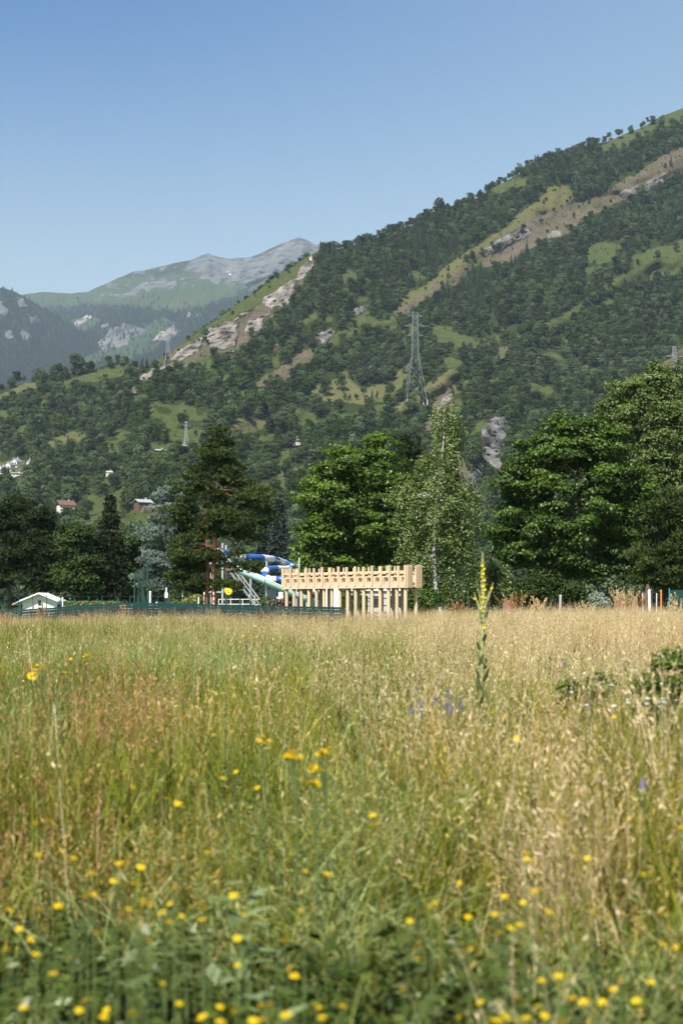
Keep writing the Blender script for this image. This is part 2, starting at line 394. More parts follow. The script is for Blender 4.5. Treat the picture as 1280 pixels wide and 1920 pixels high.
# ------------------------------------------------------------------ hillside: a real slope, its features located on it
SKY_U = [-420, -200, 0, 70, 110, 170, 235, 262, 290, 310, 345, 400, 450, 500, 545, 590, 602, 640, 700, 740, 800, 850, 900, 950, 1000, 1050, 1100, 1130, 1170, 1200, 1240, 1280, 1400, 1700]
SKY_V = [790, 752, 729, 716, 709, 694, 683, 690, 678, 665, 640, 602, 567, 532, 502, 474, 467, 466, 449, 434, 410, 393, 367, 339, 308, 292, 274, 269, 252, 240, 217, 201, 150, 70]
TOP_U = [-420, 0, 230, 262, 300, 600, 1280, 1700]
TOP_D = [1450, 1500, 1500, 1300, 1320, 1700, 2150, 2300]
RIDGES = [  # polyline (upper-left side falls away behind), strength m, width below, width above
    ([(1420, 215), (1290, 285), (1180, 338), (1062, 347), (960, 418), (880, 476), (780, 556), (735, 586), (690, 606), (620, 645), (540, 690), (470, 735), (430, 790)], 38, 150, 26),
    ([(860, 680), (845, 692), (800, 730), (740, 772), (700, 800)], 45, 60, 20),
    ([(1400, 440), (1280, 468), (1180, 500), (1105, 556), (1030, 602), (960, 660)], 45, 70, 26),
    ([(960, 770), (925, 800), (900, 830), (880, 900), (860, 980)], 40, 45, 16),
    ([(480, 780), (420, 805), (340, 870), (260, 930), (180, 985)], 35, 60, 25),
    ([(660, 705), (590, 728), (560, 765), (480, 830)], 25, 50, 22),
    ([(1400, 620), (1280, 650), (1225, 690), (1180, 740), (1100, 830)], 45, 60, 24),
]
VB = 1147.0
def hill_D(u, v):
    vs_ = np.interp(u, SKY_U, SKY_V); dt = np.interp(u, TOP_U, TOP_D)
    t = np.clip((VB - v) / (VB - vs_), 0, 1)
    D = 420 + (dt - 420) * (0.25 * t + 0.75 * t ** 0.92)
    fade = sstep(0.0, 0.12, t) * (1 - 0.6 * sstep(0.93, 1.0, t))
    for pts, a, wl, wu in RIDGES:
        d, s = line_d(u, v, pts)
        w = np.where(s > 0, wl, wu)
        D = D - a * np.exp(-(d / w) ** 2) * fade
    D = D + fade * ((fbm(u / 95, v / 80, 4, 3) - 0.5) * 62 + (fbm(u / 22, v / 20, 3, 9) - 0.5) * 20)
    return D

# cover regions, outlines in photo pixels
GRASS = [
    [(604, 458), (585, 470), (545, 496), (500, 526), (450, 560), (400, 595), (345, 632), (312, 658), (262, 688), (300, 682), (350, 655), (400, 622), (450, 588), (500, 560), (545, 525), (588, 492)],
    [(1064, 345), (1030, 352), (960, 415), (900, 455), (860, 480), (800, 530), (760, 558), (735, 585), (752, 590), (800, 560), (850, 525), (885, 505), (905, 490), (960, 450), (1000, 425), (1050, 400), (1078, 368)],
    [(1120, 277), (1180, 245), (1240, 210), (1420, 130), (1420, 215), (1290, 232), (1230, 237), (1205, 262), (1160, 282), (1130, 287)],
    [(918, 352), (960, 338), (990, 334), (985, 350), (930, 366)],
    [(1095, 468), (1130, 455), (1165, 462), (1150, 492), (1098, 496)], [(1088, 505), (1130, 498), (1128, 512), (1090, 516)],
    [(1128, 540), (1180, 505), (1280, 470), (1420, 440), (1420, 480), (1280, 512), (1200, 527), (1140, 543)], [(1178, 485), (1285, 446), (1285, 466), (1190, 500)],
    [(1015, 610), (1060, 585), (1103, 556), (1107, 570), (1062, 598), (1028, 618)],
    [(571, 749), (590, 726), (624, 713), (654, 707), (680, 728), (740, 715), (751, 685), (770, 676), (759, 730), (717, 756), (635, 758)],
    [(725, 778), (759, 750), (792, 739), (804, 714), (852, 687), (856, 700), (824, 747), (792, 764), (752, 778)],
    [(657, 597), (687, 574), (693, 595), (717, 604), (740, 589), (746, 614), (717, 619), (665, 608)],
    [(552, 606), (594, 585), (596, 599), (549, 619)], [(507, 672), (528, 657), (524, 687), (509, 691)], [(410, 662), (470, 645), (472, 657), (425, 672)],
    [(425, 808), (445, 789), (500, 788), (510, 799), (470, 812), (440, 818)],
    [(480, 908), (520, 900), (520, 874), (549, 871), (552, 887), (533, 898), (541, 924), (520, 932), (503, 913)],
    [(76, 833), (130, 811), (173, 810), (150, 827), (100, 840)], [(213, 922), (247, 903), (237, 930), (195, 957), (173, 947)],
    [(218, 972), (285, 945), (310, 950), (305, 1005), (240, 1005)], [(-200, 880), (0, 868), (22, 860), (46, 864), (38, 887), (0, 893), (-200, 910)],
    [(-300, 765), (0, 738), (60, 708), (78, 722), (20, 745), (-300, 790)], [(112, 717), (200, 690), (264, 676), (262, 692), (190, 712), (120, 726)], [(-100, 775), (0, 768), (55, 768), (50, 776), (0, 782), (-100, 790)],
    [(880, 820), (905, 785), (915, 800), (890, 835)], [(600, 640), (635, 622), (690, 610), (640, 650), (612, 660)],
    [(590, 790), (640, 775), (690, 775), (640, 792)], [(810, 610), (900, 640), (850, 660), (810, 640)], [(1230, 690), (1290, 640), (1420, 600), (1420, 700), (1290, 715), (1235, 715)],
    [(150, 955), (215, 940), (235, 950), (200, 990), (140, 990)], [(880, 640), (950, 620), (940, 640), (890, 655)],
]
DRY = [GRASS[1], GRASS[15], GRASS[10], GRASS[9], GRASS[20], GRASS[21], GRASS[17], GRASS[28]]
SOIL = [
    [(592, 486), (556, 518), (500, 558), (450, 596), (400, 628), (350, 666), (328, 682), (345, 690), (390, 664), (445, 656), (482, 624), (520, 587), (548, 557), (578, 520)],
    [(1420, 225), (1290, 272), (1190, 325), (1130, 365), (1050, 388), (1000, 402), (940, 442), (895, 470), (905, 500), (960, 490), (1000, 462), (1060, 442), (1110, 402), (1180, 372), (1290, 312), (1420, 280)],
    [(870, 500), (790, 553), (745, 579), (733, 592), (767, 590), (820, 550), (882, 514)],
    [(845, 692), (840, 715), (820, 749), (809, 782), (787, 809), (828, 800), (845, 760), (856, 715)],
    [(468, 732), (496, 700), (537, 685), (567, 653), (601, 649), (567, 687), (530, 713), (500, 724)],
    [(590, 640), (620, 612), (632, 625), (608, 653)], [(930, 655), (957, 648), (952, 667), (935, 670)],
    [(835, 850), (862, 850), (885, 890), (870, 940), (830, 900)], [(300, 690), (330, 658), (372, 640), (378, 662), (330, 692)],
    [(1140, 258), (1153, 250), (1152, 262), (1142, 264)], [(520, 893), (550, 872), (552, 886), (530, 900)],
    [(1225, 700), (1285, 650), (1285, 690), (1240, 712)], [(1230, 300), (1280, 278), (1285, 300), (1240, 322)],
]
ROCK = [
    [(903, 805), (928, 780), (950, 783), (952, 850), (935, 880), (910, 862), (898, 830)], [(868, 905), (905, 872), (905, 920), (880, 932)],
    [(1160, 360), (1250, 325), (1260, 335), (1180, 375)], [(900, 470), (980, 425), (1000, 435), (920, 480)], [(594, 629), (618, 614), (628, 625), (606, 648)],
    [(1020, 440), (1060, 430), (1050, 442), (1025, 450)], [(655, 582), (690, 570), (690, 580), (665, 592)],
]
PALE = [
    [(578, 492), (560, 507), (550, 535), (562, 525), (590, 500)], [(556, 523), (542, 568), (505, 580), (488, 562), (520, 542)],
    [(448, 593), (442, 650), (395, 652), (380, 625), (420, 606)], [(462, 600), (502, 588), (487, 615), (458, 624)],
    [(300, 680), (264, 708), (246, 740), (256, 738), (285, 700), (310, 688)], [(380, 632), (372, 660), (335, 678), (325, 668), (360, 645)],
    [(828, 745), (845, 735), (835, 775), (815, 790)], [(445, 588), (470, 582), (460, 597)],
]
def cover(u, v, polys, soft=4.0, warp=7.0):
    uu = u + (fbm(u / 14, v / 14, 3, 31) - 0.5) * 2 * warp; vv = v + (fbm(u / 14, v / 14, 3, 47) - 0.5) * 2 * warp
    out = np.zeros(u.shape)
    for p in polys:
        pu = np.asarray(p)
        m = (u > pu[:, 0].min() - 20) & (u < pu[:, 0].max() + 20) & (v > pu[:, 1].min() - 20) & (v < pu[:, 1].max() + 20)
        if m.any():
            out[m] = np.maximum(out[m], sstep(-soft, soft, poly_sd(uu[m], vv[m], p)))
    return out

def glade(u, v):
    """small irregular glades that break up the woods"""
    n = fbm(u / 46 + v / 90, v / 24 - u / 120, 4, 21)
    w = 0.35 + 0.65 * np.exp(-((v - 720) / 150) ** 2) * np.exp(-((u - 640) / 420) ** 2) + 0.4 * np.exp(-((v - 560) / 90) ** 2) * np.exp(-((u - 1180) / 130) ** 2) + 0.5 * np.exp(-((v - 840) / 90) ** 2) * np.exp(-((u - 230) / 200) ** 2)
    return sstep(0.665, 0.72, n + 0.09 * (w - 0.5)) * sstep(455, 500, v) * (1 - sstep(960, 1010, v))
def slope_mesh(name, us, skyu, skyv, vb, Dfun, rows, mat, covers, back=600.0):
    us = np.asarray(us, float); nu = len(us)
    t = np.linspace(0, 1, rows)
    vtop = np.interp(us, skyu, skyv)
    vtop = vtop + (fbm(us / 30, us * 0, 3, 71) - 0.5) * 5
    U = np.repeat(us[None], rows, 0); Vv = vb + (vtop[None] - vb) * t[:, None]
    D = Dfun(U, Vv)
    X = (U - UC) / F * D; Z = CZ + (HZ - Vv) / F * D
    pts = [np.stack([X, D, Z], -1)]
    at_ = {k: [cover(U, Vv, p, *a)] for k, (p, a) in covers.items()}
    if name == 'hillside': at_['grass'][0] = np.maximum(at_['grass'][0], glade(U, Vv))
    if name == 'far_mountain': at_['rock'][0] = np.maximum(at_['rock'][0], .52 * sstep(.54, .64, fbm(U / 8, Vv / 5, 4, 13)) * sstep(575, 530, Vv + 30 * (fbm(U / 40, Vv / 40, 2, 5) - .5)))
    amp = {'hillside': 15.0, 'far_mountain': 110.0}.get(name, 60.0)     # broken rock stands out of the slope
    rw = np.maximum(at_['rock'][0], at_['pale'][0]); rg = np.abs(2 * fbm(U / 7 + Vv / 16, Vv / 6 - U / 22, 4, 23) - 1) + .5 * np.abs(2 * fbm(U / 3.5, Vv / 3, 2, 29) - 1)
    D2 = D + rw * (rg - 0.35) * amp; pts[0] = np.stack([(U - UC) / F * D2, D2, CZ + (HZ - Vv) / F * D2], -1)
    last = pts[0][-1]
    for k, q in enumerate((0.03, 0.1, 0.25, 0.5, 1.0)):     # the far side, falling away behind the crest
        b = last.copy(); b[:, 1] += back * q; b[:, 0] += back * q * (us - UC) / F; b[:, 2] -= back * q * 0.6 * (0.3 + q)
        pts.append(b[None]); [at_[c].append(at_[c][0][-1:]) for c in at_]
    P = np.concatenate(pts, 0); n = P.shape[0]
    i, j = np.meshgrid(np.arange(n - 1), np.arange(nu - 1), indexing='ij')
    Q = np.stack([i * nu + j, i * nu + j + 1, (i + 1) * nu + j + 1, (i + 1) * nu + j], -1).reshape(-1, 4)
    me = mesh_data(name, P.reshape(-1, 3), [Q], mat, smooth=True)
    for c in at_:
        a = me.attributes.new(c, 'FLOAT', 'POINT'); a.data.foreach_set('value', np.concatenate(at_[c], 0).ravel().astype(np.float32))
    return link(name, me)

hill = slope_mesh('hillside', np.arange(-420, 1701, 5), SKY_U, SKY_V, VB, hill_D, 230, M['hill'],
                  {'grass': (GRASS, (4, 7)), 'dry': (DRY, (10, 14)), 'soil': (SOIL, (6, 9)), 'rock': (ROCK, (3, 6)), 'pale': (PALE, (3, 6))})
tag(hill, 'steep wooded valley side with meadows, scree and pale rock', kind='structure')
def hill_at(u, v):
    u = np.asarray(u, float); v = np.asarray(v, float); D = hill_D(u, v)
    return np.stack([(u - UC) / F * D, D, CZ + (HZ - v) / F * D], -1)

# far mountain and the closer shoulder on the left
FU = [-500, -200, 0, 40, 75, 130, 165, 200, 250, 310, 355, 376, 390, 404, 430, 470, 510, 545, 560, 575, 590, 620, 640, 700, 900, 1200]
FV = [600, 575, 556, 554, 548, 551, 548, 531, 509, 498, 488, 479, 474, 479, 484, 481, 466, 450, 446, 451, 459, 458, 454, 468, 480, 500]
def far_D(u, v):
    vs_ = np.interp(u, FU, FV); t = np.clip((760 - v) / (760 - vs_), 0, 1)
    D = 4600 + 4900 * (0.3 * t + 0.7 * t ** 1.3)
    for pts, a, wl, wu in [([(450, 540), (330, 590), (230, 650), (150, 700)], 260, 55, 22), ([(560, 450), (500, 510), (440, 560)], 200, 50, 50), ([(390, 475), (340, 520), (250, 560), (160, 590), (110, 640)], 220, 45, 45)]:
        d, s = line_d(u, v, pts); D = D - a * np.exp(-(d / np.where(s > 0, wl, wu)) ** 2) * sstep(0, 0.1, t) * (1 - 0.7 * sstep(0.9, 1, t))
    ridg = 1 - np.abs(2 * fbm(u / 34 + v / 60, v / 46, 4, 81) - 1)
    return D + ((fbm(u / 70, v / 50, 4, 61) - 0.5) * 420 + (fbm(u / 16, v / 16, 3, 66) - 0.5) * 90 - (ridg - 0.8) * 420 * sstep(560, 500, v)) * sstep(0, .08, t) * (1 - 0.75 * sstep(0.92, 1, t))
FGRASS = [[(-500, 560), (0, 540), (1200, 440), (1200, 520), (450, 545), (330, 580), (280, 575), (200, 570), (60, 575), (-500, 620)], [(195, 662), (255, 620), (300, 598), (335, 600), (292, 652), (222, 680)], [(130, 680), (190, 655), (200, 670), (150, 690)],
          [(300, 575), (420, 540), (445, 528), (445, 552), (330, 585)], [(130, 605), (160, 590), (190, 600), (150, 625)]]
FROCK = [[(352, 488), (390, 470), (430, 483), (470, 480), (520, 460), (560, 440), (600, 455), (700, 450), (1200, 470), (1200, 530), (560, 520), (480, 528), (440, 532), (390, 528), (360, 510)], [(170, 560), (240, 540), (330, 520), (330, 535), (250, 550)], [(180, 650), (205, 620), (232, 603), (262, 618), (238, 640), (200, 655)], [(250, 618), (275, 608), (268, 628), (255, 630)],
         [(235, 508), (310, 495), (300, 505), (240, 516)]]
FPALE = [[(125, 625), (145, 600), (165, 588), (172, 594), (150, 612), (132, 632)], [(288, 640), (300, 622), (325, 610), (340, 622), (312, 640)], [(350, 588), (358, 584), (360, 594), (352, 594)], [(108, 622), (118, 618), (124, 632), (114, 630)], [(186, 612), (202, 608), (200, 614), (188, 618)], [(366, 590), (372, 588), (374, 596)]]
far = slope_mesh('far_mountain', np.arange(-500, 1201, 5), FU, FV, 760, far_D, 90, M['far'],
                 {'grass': (FGRASS, (6, 8)), 'dry': ([[(300, 575), (440, 530), (440, 545), (330, 582)]], (8, 6)), 'soil': ([[(398, 505), (425, 500), (440, 520), (410, 522)]], (4, 5)), 'rock': (FROCK, (10, 12)), 'pale': (FPALE, (2, 4))}, 1500)
tag(far, 'hazy grey mountain with rocky twin summits', kind='structure')
SU = [-500, -150, 0, 14, 25, 50, 75, 100, 130, 165, 210, 260, 330]
SV = [470, 520, 540, 543, 547, 560, 575, 588, 606, 630, 660, 690, 725]
def sh_D(u, v):
    vs_ = np.interp(u, SU, SV); t = np.clip((790 - v) / (790 - vs_), 0, 1)
    return 5200 + 1700 * t + ((fbm(u / 60, v / 50, 4, 91) - 0.5) * 260 + (fbm(u / 15, v / 15, 3, 96) - 0.5) * 50) * sstep(0, .1, t) * (1 - 0.7 * sstep(0.9, 1, t))
SROCK = [[(-200, 560), (0, 562), (20, 585), (10, 592), (-10, 590), (-200, 600)], [(30, 562), (45, 560), (52, 572), (38, 575)], [(52, 595), (72, 590), (76, 602), (58, 604)], [(10, 620), (25, 612), (28, 630), (12, 632)], [(35, 618), (50, 615), (60, 632), (45, 638)]]
shoulder = slope_mesh('forested_shoulder', np.arange(-500, 331, 5), SU, SV, 790, sh_D, 80, M['far'], {'grass': ([[(0, 900), (1, 900), (1, 901)]], (3, 3)), 'dry': ([], (3, 3)), 'soil': ([], (3, 3)), 'rock': (SROCK, (4, 8)), 'pale': ([], (2, 4))}, 900)
tag(shoulder, 'blue hazy wooded mountain shoulder at the valley end', kind='structure')

# snow patches on the far mountain
def snow(u, v, w, h):
    rr = np.random.default_rng(int(u)); k = 14; th = np.linspace(0, 2 * np.pi, k, endpoint=False); r = 0.6 + 0.4 * rr.random(k)
    uu = u + w * r * np.cos(th); vv = v + h * r * np.sin(th); uu = np.append(uu, u); vv = np.append(vv, v)
    D = far_D(uu, vv) - 25
    V = np.stack([(uu - UC) / F * D, D, CZ + (HZ - vv) / F * D], -1)
    o = link('snow_patch', mesh_data('snow_patch', np.vstack([V, V + [0, 12, 0]]), [[(i, (i + 1) % k, k) for i in range(k)], [(i, i + k + 1, (i + 1) % k + k + 1, (i + 1) % k) for i in range(k)]], M['snow']))
    return o
M['snow'] = plain('old_snow', (0.85, 0.87, 0.9), 0.7)
tag(snow(431, 514, 2.6, 1.3), 'larger white snow patch in the scree bowl of the far mountain', kind='structure')
tag(snow(427, 509, 1.6, .7), 'smaller white snow patch in the scree bowl', kind='structure')

# ------------------------------------------------------------------ woods on the slopes
def leaf_quads(c, nrm, a, b, rng):
    """diamond leaves at c facing nrm, half length a, half width b"""
    n = len(c); nrm = nrm / (np.linalg.norm(nrm, axis=1)[:, None] + 1e-9)
    r = rng.normal(size=(n, 3)); t = r - (r * nrm).sum(1)[:, None] * nrm; t /= np.linalg.norm(t, axis=1)[:, None] + 1e-9
    s = np.cross(nrm, t); a = np.broadcast_to(a, n)[:, None]; b = np.broadcast_to(b, n)[:, None]
    V = np.stack([c - t * a, c + s * b - t * a * 0.15, c + t * a, c - s * b - t * a * 0.15], 1).reshape(-1, 3)
    return V, np.arange(4 * n).reshape(-1, 4)

def wood_broad(seed, n=760):
    g = np.random.default_rng(seed); H = g.uniform(8.5, 13); Rr = H * g.uniform(0.34, 0.46)
    nl = 9; ctr = []; rad = []
    for k in range(nl):
        th = g.uniform(0, 2 * np.pi); rr = Rr * g.uniform(0.15, 0.62); z = H * g.uniform(0.22, 0.80)
        ctr.append((rr * np.cos(th), rr * np.sin(th), z)); rad.append(Rr * g.uniform(0.36, 0.58))
    ctr.append((0, 0, H * 0.72)); rad.append(Rr * 0.55); ctr.append((0, 0, H * 0.45)); rad.append(Rr * 0.8)
    ctr = np.array(ctr); rad = np.array(rad); k = g.integers(0, len(ctr), n)
    d = g.normal(size=(n, 3)); d /= np.linalg.norm(d, axis=1)[:, None]; d[:, 2] = np.where(g.random(n) < 0.6, abs(d[:, 2]), d[:, 2])
    c = ctr[k] + d * rad[k][:, None] * g.uniform(0.8, 1.05, n)[:, None] * np.array([1, 1, 0.9])
    nr = d + np.array([0, 0, 0.35]) + 0.5 * g.normal(size=(n, 3))
    V, Q = leaf_quads(c, nr, g.uniform(0.38, 0.70, n), g.uniform(0.28, 0.5, n), g)
    mb = MB(); mb.tube([(0, 0, -1.5), (0, 0, H * 0.35), (0.2, 0, H * 0.6)], [0.22, 0.17, 0.08], 5, False)
    Vt = np.vstack(mb.V); Qt = np.vstack(mb.P[4])
    return mesh_data('broadleaf_tree', np.vstack([Vt, V]), [np.vstack([Qt, Q + len(Vt)])], [M['wood_broad'], M['wood_trunk']], mi=[1] * len(Qt) + [0] * n, tone=np.concatenate([np.zeros(len(Qt)), g.random(n)]))
def wood_conifer(seed, n=330):
    g = np.random.default_rng(seed); H = g.uniform(11, 17); Rr = H * g.uniform(0.16, 0.24)
    t = 1 - np.sqrt(g.random(n)); th = g.uniform(0, 2 * np.pi, n)
    lay = np.abs(((t * 12) % 1) - 0.5); r = Rr * (1 - t) * (0.65 + 0.5 * lay) * g.uniform(0.6, 1.1, n) + 0.1
    c = np.stack([r * np.cos(th), r * np.sin(th), H * (0.08 + 0.92 * t)], -1)
    nr = np.stack([np.cos(th), np.sin(th), np.full(n, 0.6)], -1) + 0.4 * g.normal(size=(n, 3))
    V, Q = leaf_quads(c, nr, g.uniform(0.4, 0.85, n), g.uniform(0.25, 0.5, n), g)
    mb = MB(); mb.tube([(0, 0, -1.5), (0, 0, H * 0.95)], [0.2, 0.03], 5, False)
    Vt = np.vstack(mb.V); Qt = np.vstack(mb.P[4])
    return mesh_data('conifer_tree', np.vstack([Vt, V]), [np.vstack([Qt, Q + len(Vt)])], [M['wood_conifer'], M['wood_trunk']], mi=[1] * len(Qt) + [0] * n, tone=np.concatenate([np.zeros(len(Qt)), g.random(n)]))

def scatter(name, protos, P, idx, rot, scl):
    """one object of kind stuff: copies of the proto meshes on points, through geometry nodes"""
    n = len(P); me = bpy.data.meshes.new(name); me.vertices.add(n); me.vertices.foreach_set('co', np.asarray(P, np.float32).ravel())
    a = me.attributes.new('rot', 'FLOAT_VECTOR', 'POINT'); a.data.foreach_set('vector', np.asarray(rot, np.float32).ravel())
    a = me.attributes.new('scl', 'FLOAT_VECTOR', 'POINT'); a.data.foreach_set('vector', np.asarray(scl, np.float32).ravel())
    a = me.attributes.new('idx', 'INT', 'POINT'); a.data.foreach_set('value', np.asarray(idx, np.int32))
    o = link(name, me)
    g = bpy.data.node_groups.new(name, 'GeometryNodeTree')
    g.interface.new_socket('Geometry', in_out='INPUT', socket_type='NodeSocketGeometry'); g.interface.new_socket('Geometry', in_out='OUTPUT', socket_type='NodeSocketGeometry')
    gi = g.nodes.new('NodeGroupInput'); go = g.nodes.new('NodeGroupOutput')
    g2i = g.nodes.new('GeometryNodeGeometryToInstance')
    for k, p in enumerate(protos[::-1]):      # the node lists its inputs last-linked first
        po = bpy.data.objects.new(p.name, p); oi = g.nodes.new('GeometryNodeObjectInfo'); oi.inputs['Object'].default_value = po
        g.links.new(oi.outputs['Geometry'], g2i.inputs[0])
    io = g.nodes.new('GeometryNodeInstanceOnPoints'); io.inputs['Pick Instance'].default_value = True
    def attr(nm, t):
        x = g.nodes.new('GeometryNodeInputNamedAttribute'); x.data_type = t; x.inputs['Name'].default_value = nm
        return [s for s in x.outputs if s.name == 'Attribute' and s.enabled][0]
    e2r = g.nodes.new('FunctionNodeEulerToRotation'); g.links.new(attr('rot', 'FLOAT_VECTOR'), e2r.inputs[0])
    g.links.new(gi.outputs[0], io.inputs['Points']); g.links.new(g2i.outputs[0], io.inputs['Instance'])
    g.links.new(e2r.outputs[0], io.inputs['Rotation']); g.links.new(attr('scl', 'FLOAT_VECTOR'), io.inputs['Scale']); g.links.new(attr('idx', 'INT'), io.inputs['Instance Index'])
    g.links.new(io.outputs[0], go.inputs[0])
    md = o.modifiers.new('scatter', 'NODES'); md.node_group = g
    return o

NBW, NCW = 10, 6
wood_protos = [wood_broad(100 + k) for k in range(NBW)] + [wood_conifer(200 + k) for k in range(NCW)]
def plant_wood():
    g = np.random.default_rng(11)
    us = np.arange(-400, 1690, 6.0); vs_ = np.arange(200, 1146, 4.6)
    U, V = np.meshgrid(us, vs_); U = U + g.uniform(-3.5, 3.5, U.shape); V = V + g.uniform(-2.5, 2.5, V.shape)
    U = U.ravel(); V = V.ravel(); top = np.interp(U, SKY_U, SKY_V)
    k = V > top + 1; U, V = U[k], V[k]
    vis = (U > -140) & (U < 1420); U, V = U[vis], V[vis]
    D = hill_D(U, V)
    acc = 6.0 / (5.0 * F / D)
    cl = np.maximum.reduce([cover(U, V, GRASS), cover(U, V, SOIL), cover(U, V, ROCK), cover(U, V, PALE)])
    hpx = 8.5 * F / D
    cl2 = np.maximum.reduce([cover(U, V - hpx * f, GRASS + SOIL + ROCK + PALE) for f in (.35, .75)])
    cl2 = np.maximum(cl2, np.maximum(glade(U, V - hpx * .3), glade(U, V - hpx * .7))); cl = np.maximum(cl, glade(U, V)); keep_ = np.maximum(cl, .9 * cl2)
    # ragged small gaps in the woods
    gap = sstep(0.70, 0.76, fbm(U / 34, V / 22, 3, 21))
    p = acc * (1 - keep_) * (1 - 0.75 * gap)
    for hu, hv, hw in [(27, 876, 16), (15, 882, 16), (1, 888, 16), (55, 872, 7), (33, 892, 14), (127, 968, 20), (273, 951, 22), (206, 890, 12), (302, 850, 12), (345, 840, 8), (556, 833, 11), (518, 655, 8), (436, 666, 11), (583, 486, 5), (778, 753, 14), (315, 690, 10)]:
        p = np.where((np.abs(U - hu) < hw) & (V > hv - 3) & (V < hv + 8.5 * F / D * 0.9), 0, p)
    # scattered bushes in the open ground
    p = p + acc * np.maximum(cl, .0) * (0.10 + 0.20 * cover(U, V, SOIL[1:] + DRY[:1])) * (1 - cover(U, V, GRASS[2:3]))
    k = g.random(len(U)) < p; U, V, D, cl = U[k], V[k], D[k], cl[k]
    # crest line: trees that stand just behind the ridge
    cu = np.concatenate([np.arange(600, 1125, 5.0), np.arange(345, 585, 6.0), np.arange(455, 580, 5.0), np.arange(60, 262, 9.0)]); cu = cu + g.uniform(-3, 3, len(cu))
    cv = np.interp(cu, SKY_U, SKY_V)
    P = np.stack([(U - UC) / F * D, D, CZ + (HZ - V) / F * D], -1)
    Dc = hill_D(cu, cv) + 6; Pc = np.stack([(cu - UC) / F * Dc, Dc, CZ + (HZ - cv) / F * Dc - 1.0], -1)
    lowc = (cu < 600); Pc[lowc, 1] += 18; Pc[lowc, 2] -= 2
    P = np.vstack([P, Pc]); U = np.append(U, cu); V = np.append(V, cv); clx = np.append(cl, np.zeros(len(cu)))
    con = fbm(U / 70, V / 60, 3, 41) + 0.22 * np.exp(-(((U - 800) / 150) ** 2 + ((V - 470) / 50) ** 2)) + 0.22 * np.exp(-(((U - 1010) / 110) ** 2 + ((V - 500) / 40) ** 2)) - 0.15 * (V > 700) - .07
    isc = con + g.normal(0, 0.07, len(U)) > 0.64
    isc &= clx < .5; isc[-len(cu):] &= g.random(len(cu)) < .3
    idx = np.where(isc, NBW + g.integers(0, NCW, len(U)), g.integers(0, NBW, len(U)))
    s = g.uniform(0.50, 1.15, len(U)) * (0.8 + .4 * fbm(U / 40, V / 30, 2, 63)); s = np.where(clx > 0.5, g.uniform(0.10, 0.26, len(U)) + .3 * (g.random(len(U)) < .15), s)
    rot = np.stack([g.normal(0, 0.04, len(U)), g.normal(0, 0.04, len(U)), g.uniform(0, 6.28, len(U))], -1)
    o = scatter('hillside_woods', wood_protos, P, idx, rot, np.stack([s, s, s * g.uniform(0.85, 1.15, len(U))], -1))
    tag(o, 'dense mixed woodland covering the steep valley side', 'woodland', kind='stuff')
    print('hill trees', len(U))
    # far woods
    Ps, ids = [], []
    for fu, fv, Df, rock, grass, u0, u1, vmin, vmax, nn in ((FU, FV, far_D, FROCK + FPALE, FGRASS, -150, 560, 540, 760, 24000), (SU, SV, sh_D, SROCK, [], -150, 300, 520, 790, 11000)):
        U = g.uniform(u0, u1, nn); V = g.uniform(vmin, vmax, nn); top = np.interp(U, fu, fv)
        c = np.maximum.reduce([cover(U, V - q, rock + grass) for q in (0, 3, 6)])
        hi = sstep(545, 580, V + (fbm(U / 40, V / 40, 3, 7) - 0.5) * 50) if fu is FU else 1.0
        k = (V > top + 1) & (g.random(nn) < (1 - 0.93 * c) * (0.006 + 0.994 * hi)); U, V = U[k], V[k]; D = Df(U, V)
        Ps.append(np.stack([(U - UC) / F * D, D, CZ + (HZ - V) / F * D], -1)); ids.append(NBW + g.integers(0, NCW, len(U)))
    P = np.vstack(Ps); idx = np.concatenate(ids); n = len(P); s = g.uniform(0.9, 1.6, n)
    o = scatter('far_woods', wood_protos, P, idx, np.stack([np.zeros(n), np.zeros(n), g.uniform(0, 6.28, n)], -1), np.stack([s * 1.3, s * 1.3, s], -1))
    tag(o, 'blue hazy conifer woods on the distant mountain flanks', 'woodland', kind='stuff')
plant_wood()

# ------------------------------------------------------------------ near trees
def lobes_world(lobes, d, deep=1.0):
    C = np.array([at(u, v, d) for (u, v, a, b) in lobes]); S = np.array([[px(a, d), px(0.5 * (a + b), d) * deep, px(b, d)] for (u, v, a, b) in lobes])
    return C, S
def boughs_from(C, S, rng, n, rmin=0.55):
    """bough centres spread through the outer part of a union of lobes"""
    w = S[:, 0] * S[:, 2]; w = w / w.sum(); k = rng.choice(len(C), n, p=w)
    dr = rng.normal(size=(n, 3)); dr /= np.linalg.norm(dr, axis=1)[:, None]
    c = C[k] + dr * S[k] * (rng.uniform(rmin, 0.96, n) ** 0.8)[:, None]
    out = (c - C[k]) / S[k]
    return c, out
def trunk_mb(base, top, r0, lim, rng, bend=0.25, kk=8):
    mb = MB(); base = np.asarray(base, float); top = np.asarray(top, float)
    t = np.linspace(0, 1, 9)[:, None]; h = np.linalg.norm(top - base)
    p = base + (top - base) * t + np.concatenate([np.zeros((1, 3)), np.cumsum(rng.normal(0, bend * h / 60, (8, 3)), 0)]) * [1, 1, 0]
    rad = r0 * (1 - 0.86 * t[:, 0]); rad[0] *= 1.3
    mb.tube(p, rad, kk, False)
    for e in lim:
        e = np.asarray(e); i = int(np.clip(np.searchsorted(p[:, 2], e[2] - 0.35 * np.hypot(*(e - p[4])[:2])), 2, 7)); a = p[i]
        mid = 0.5 * (a + e) + [0, 0, 0.08 * np.linalg.norm(e - a)]
        mb.tube([a, mid, e], [rad[i] * 0.45, rad[i] * 0.28, 0.02], 5, False)
    return mb
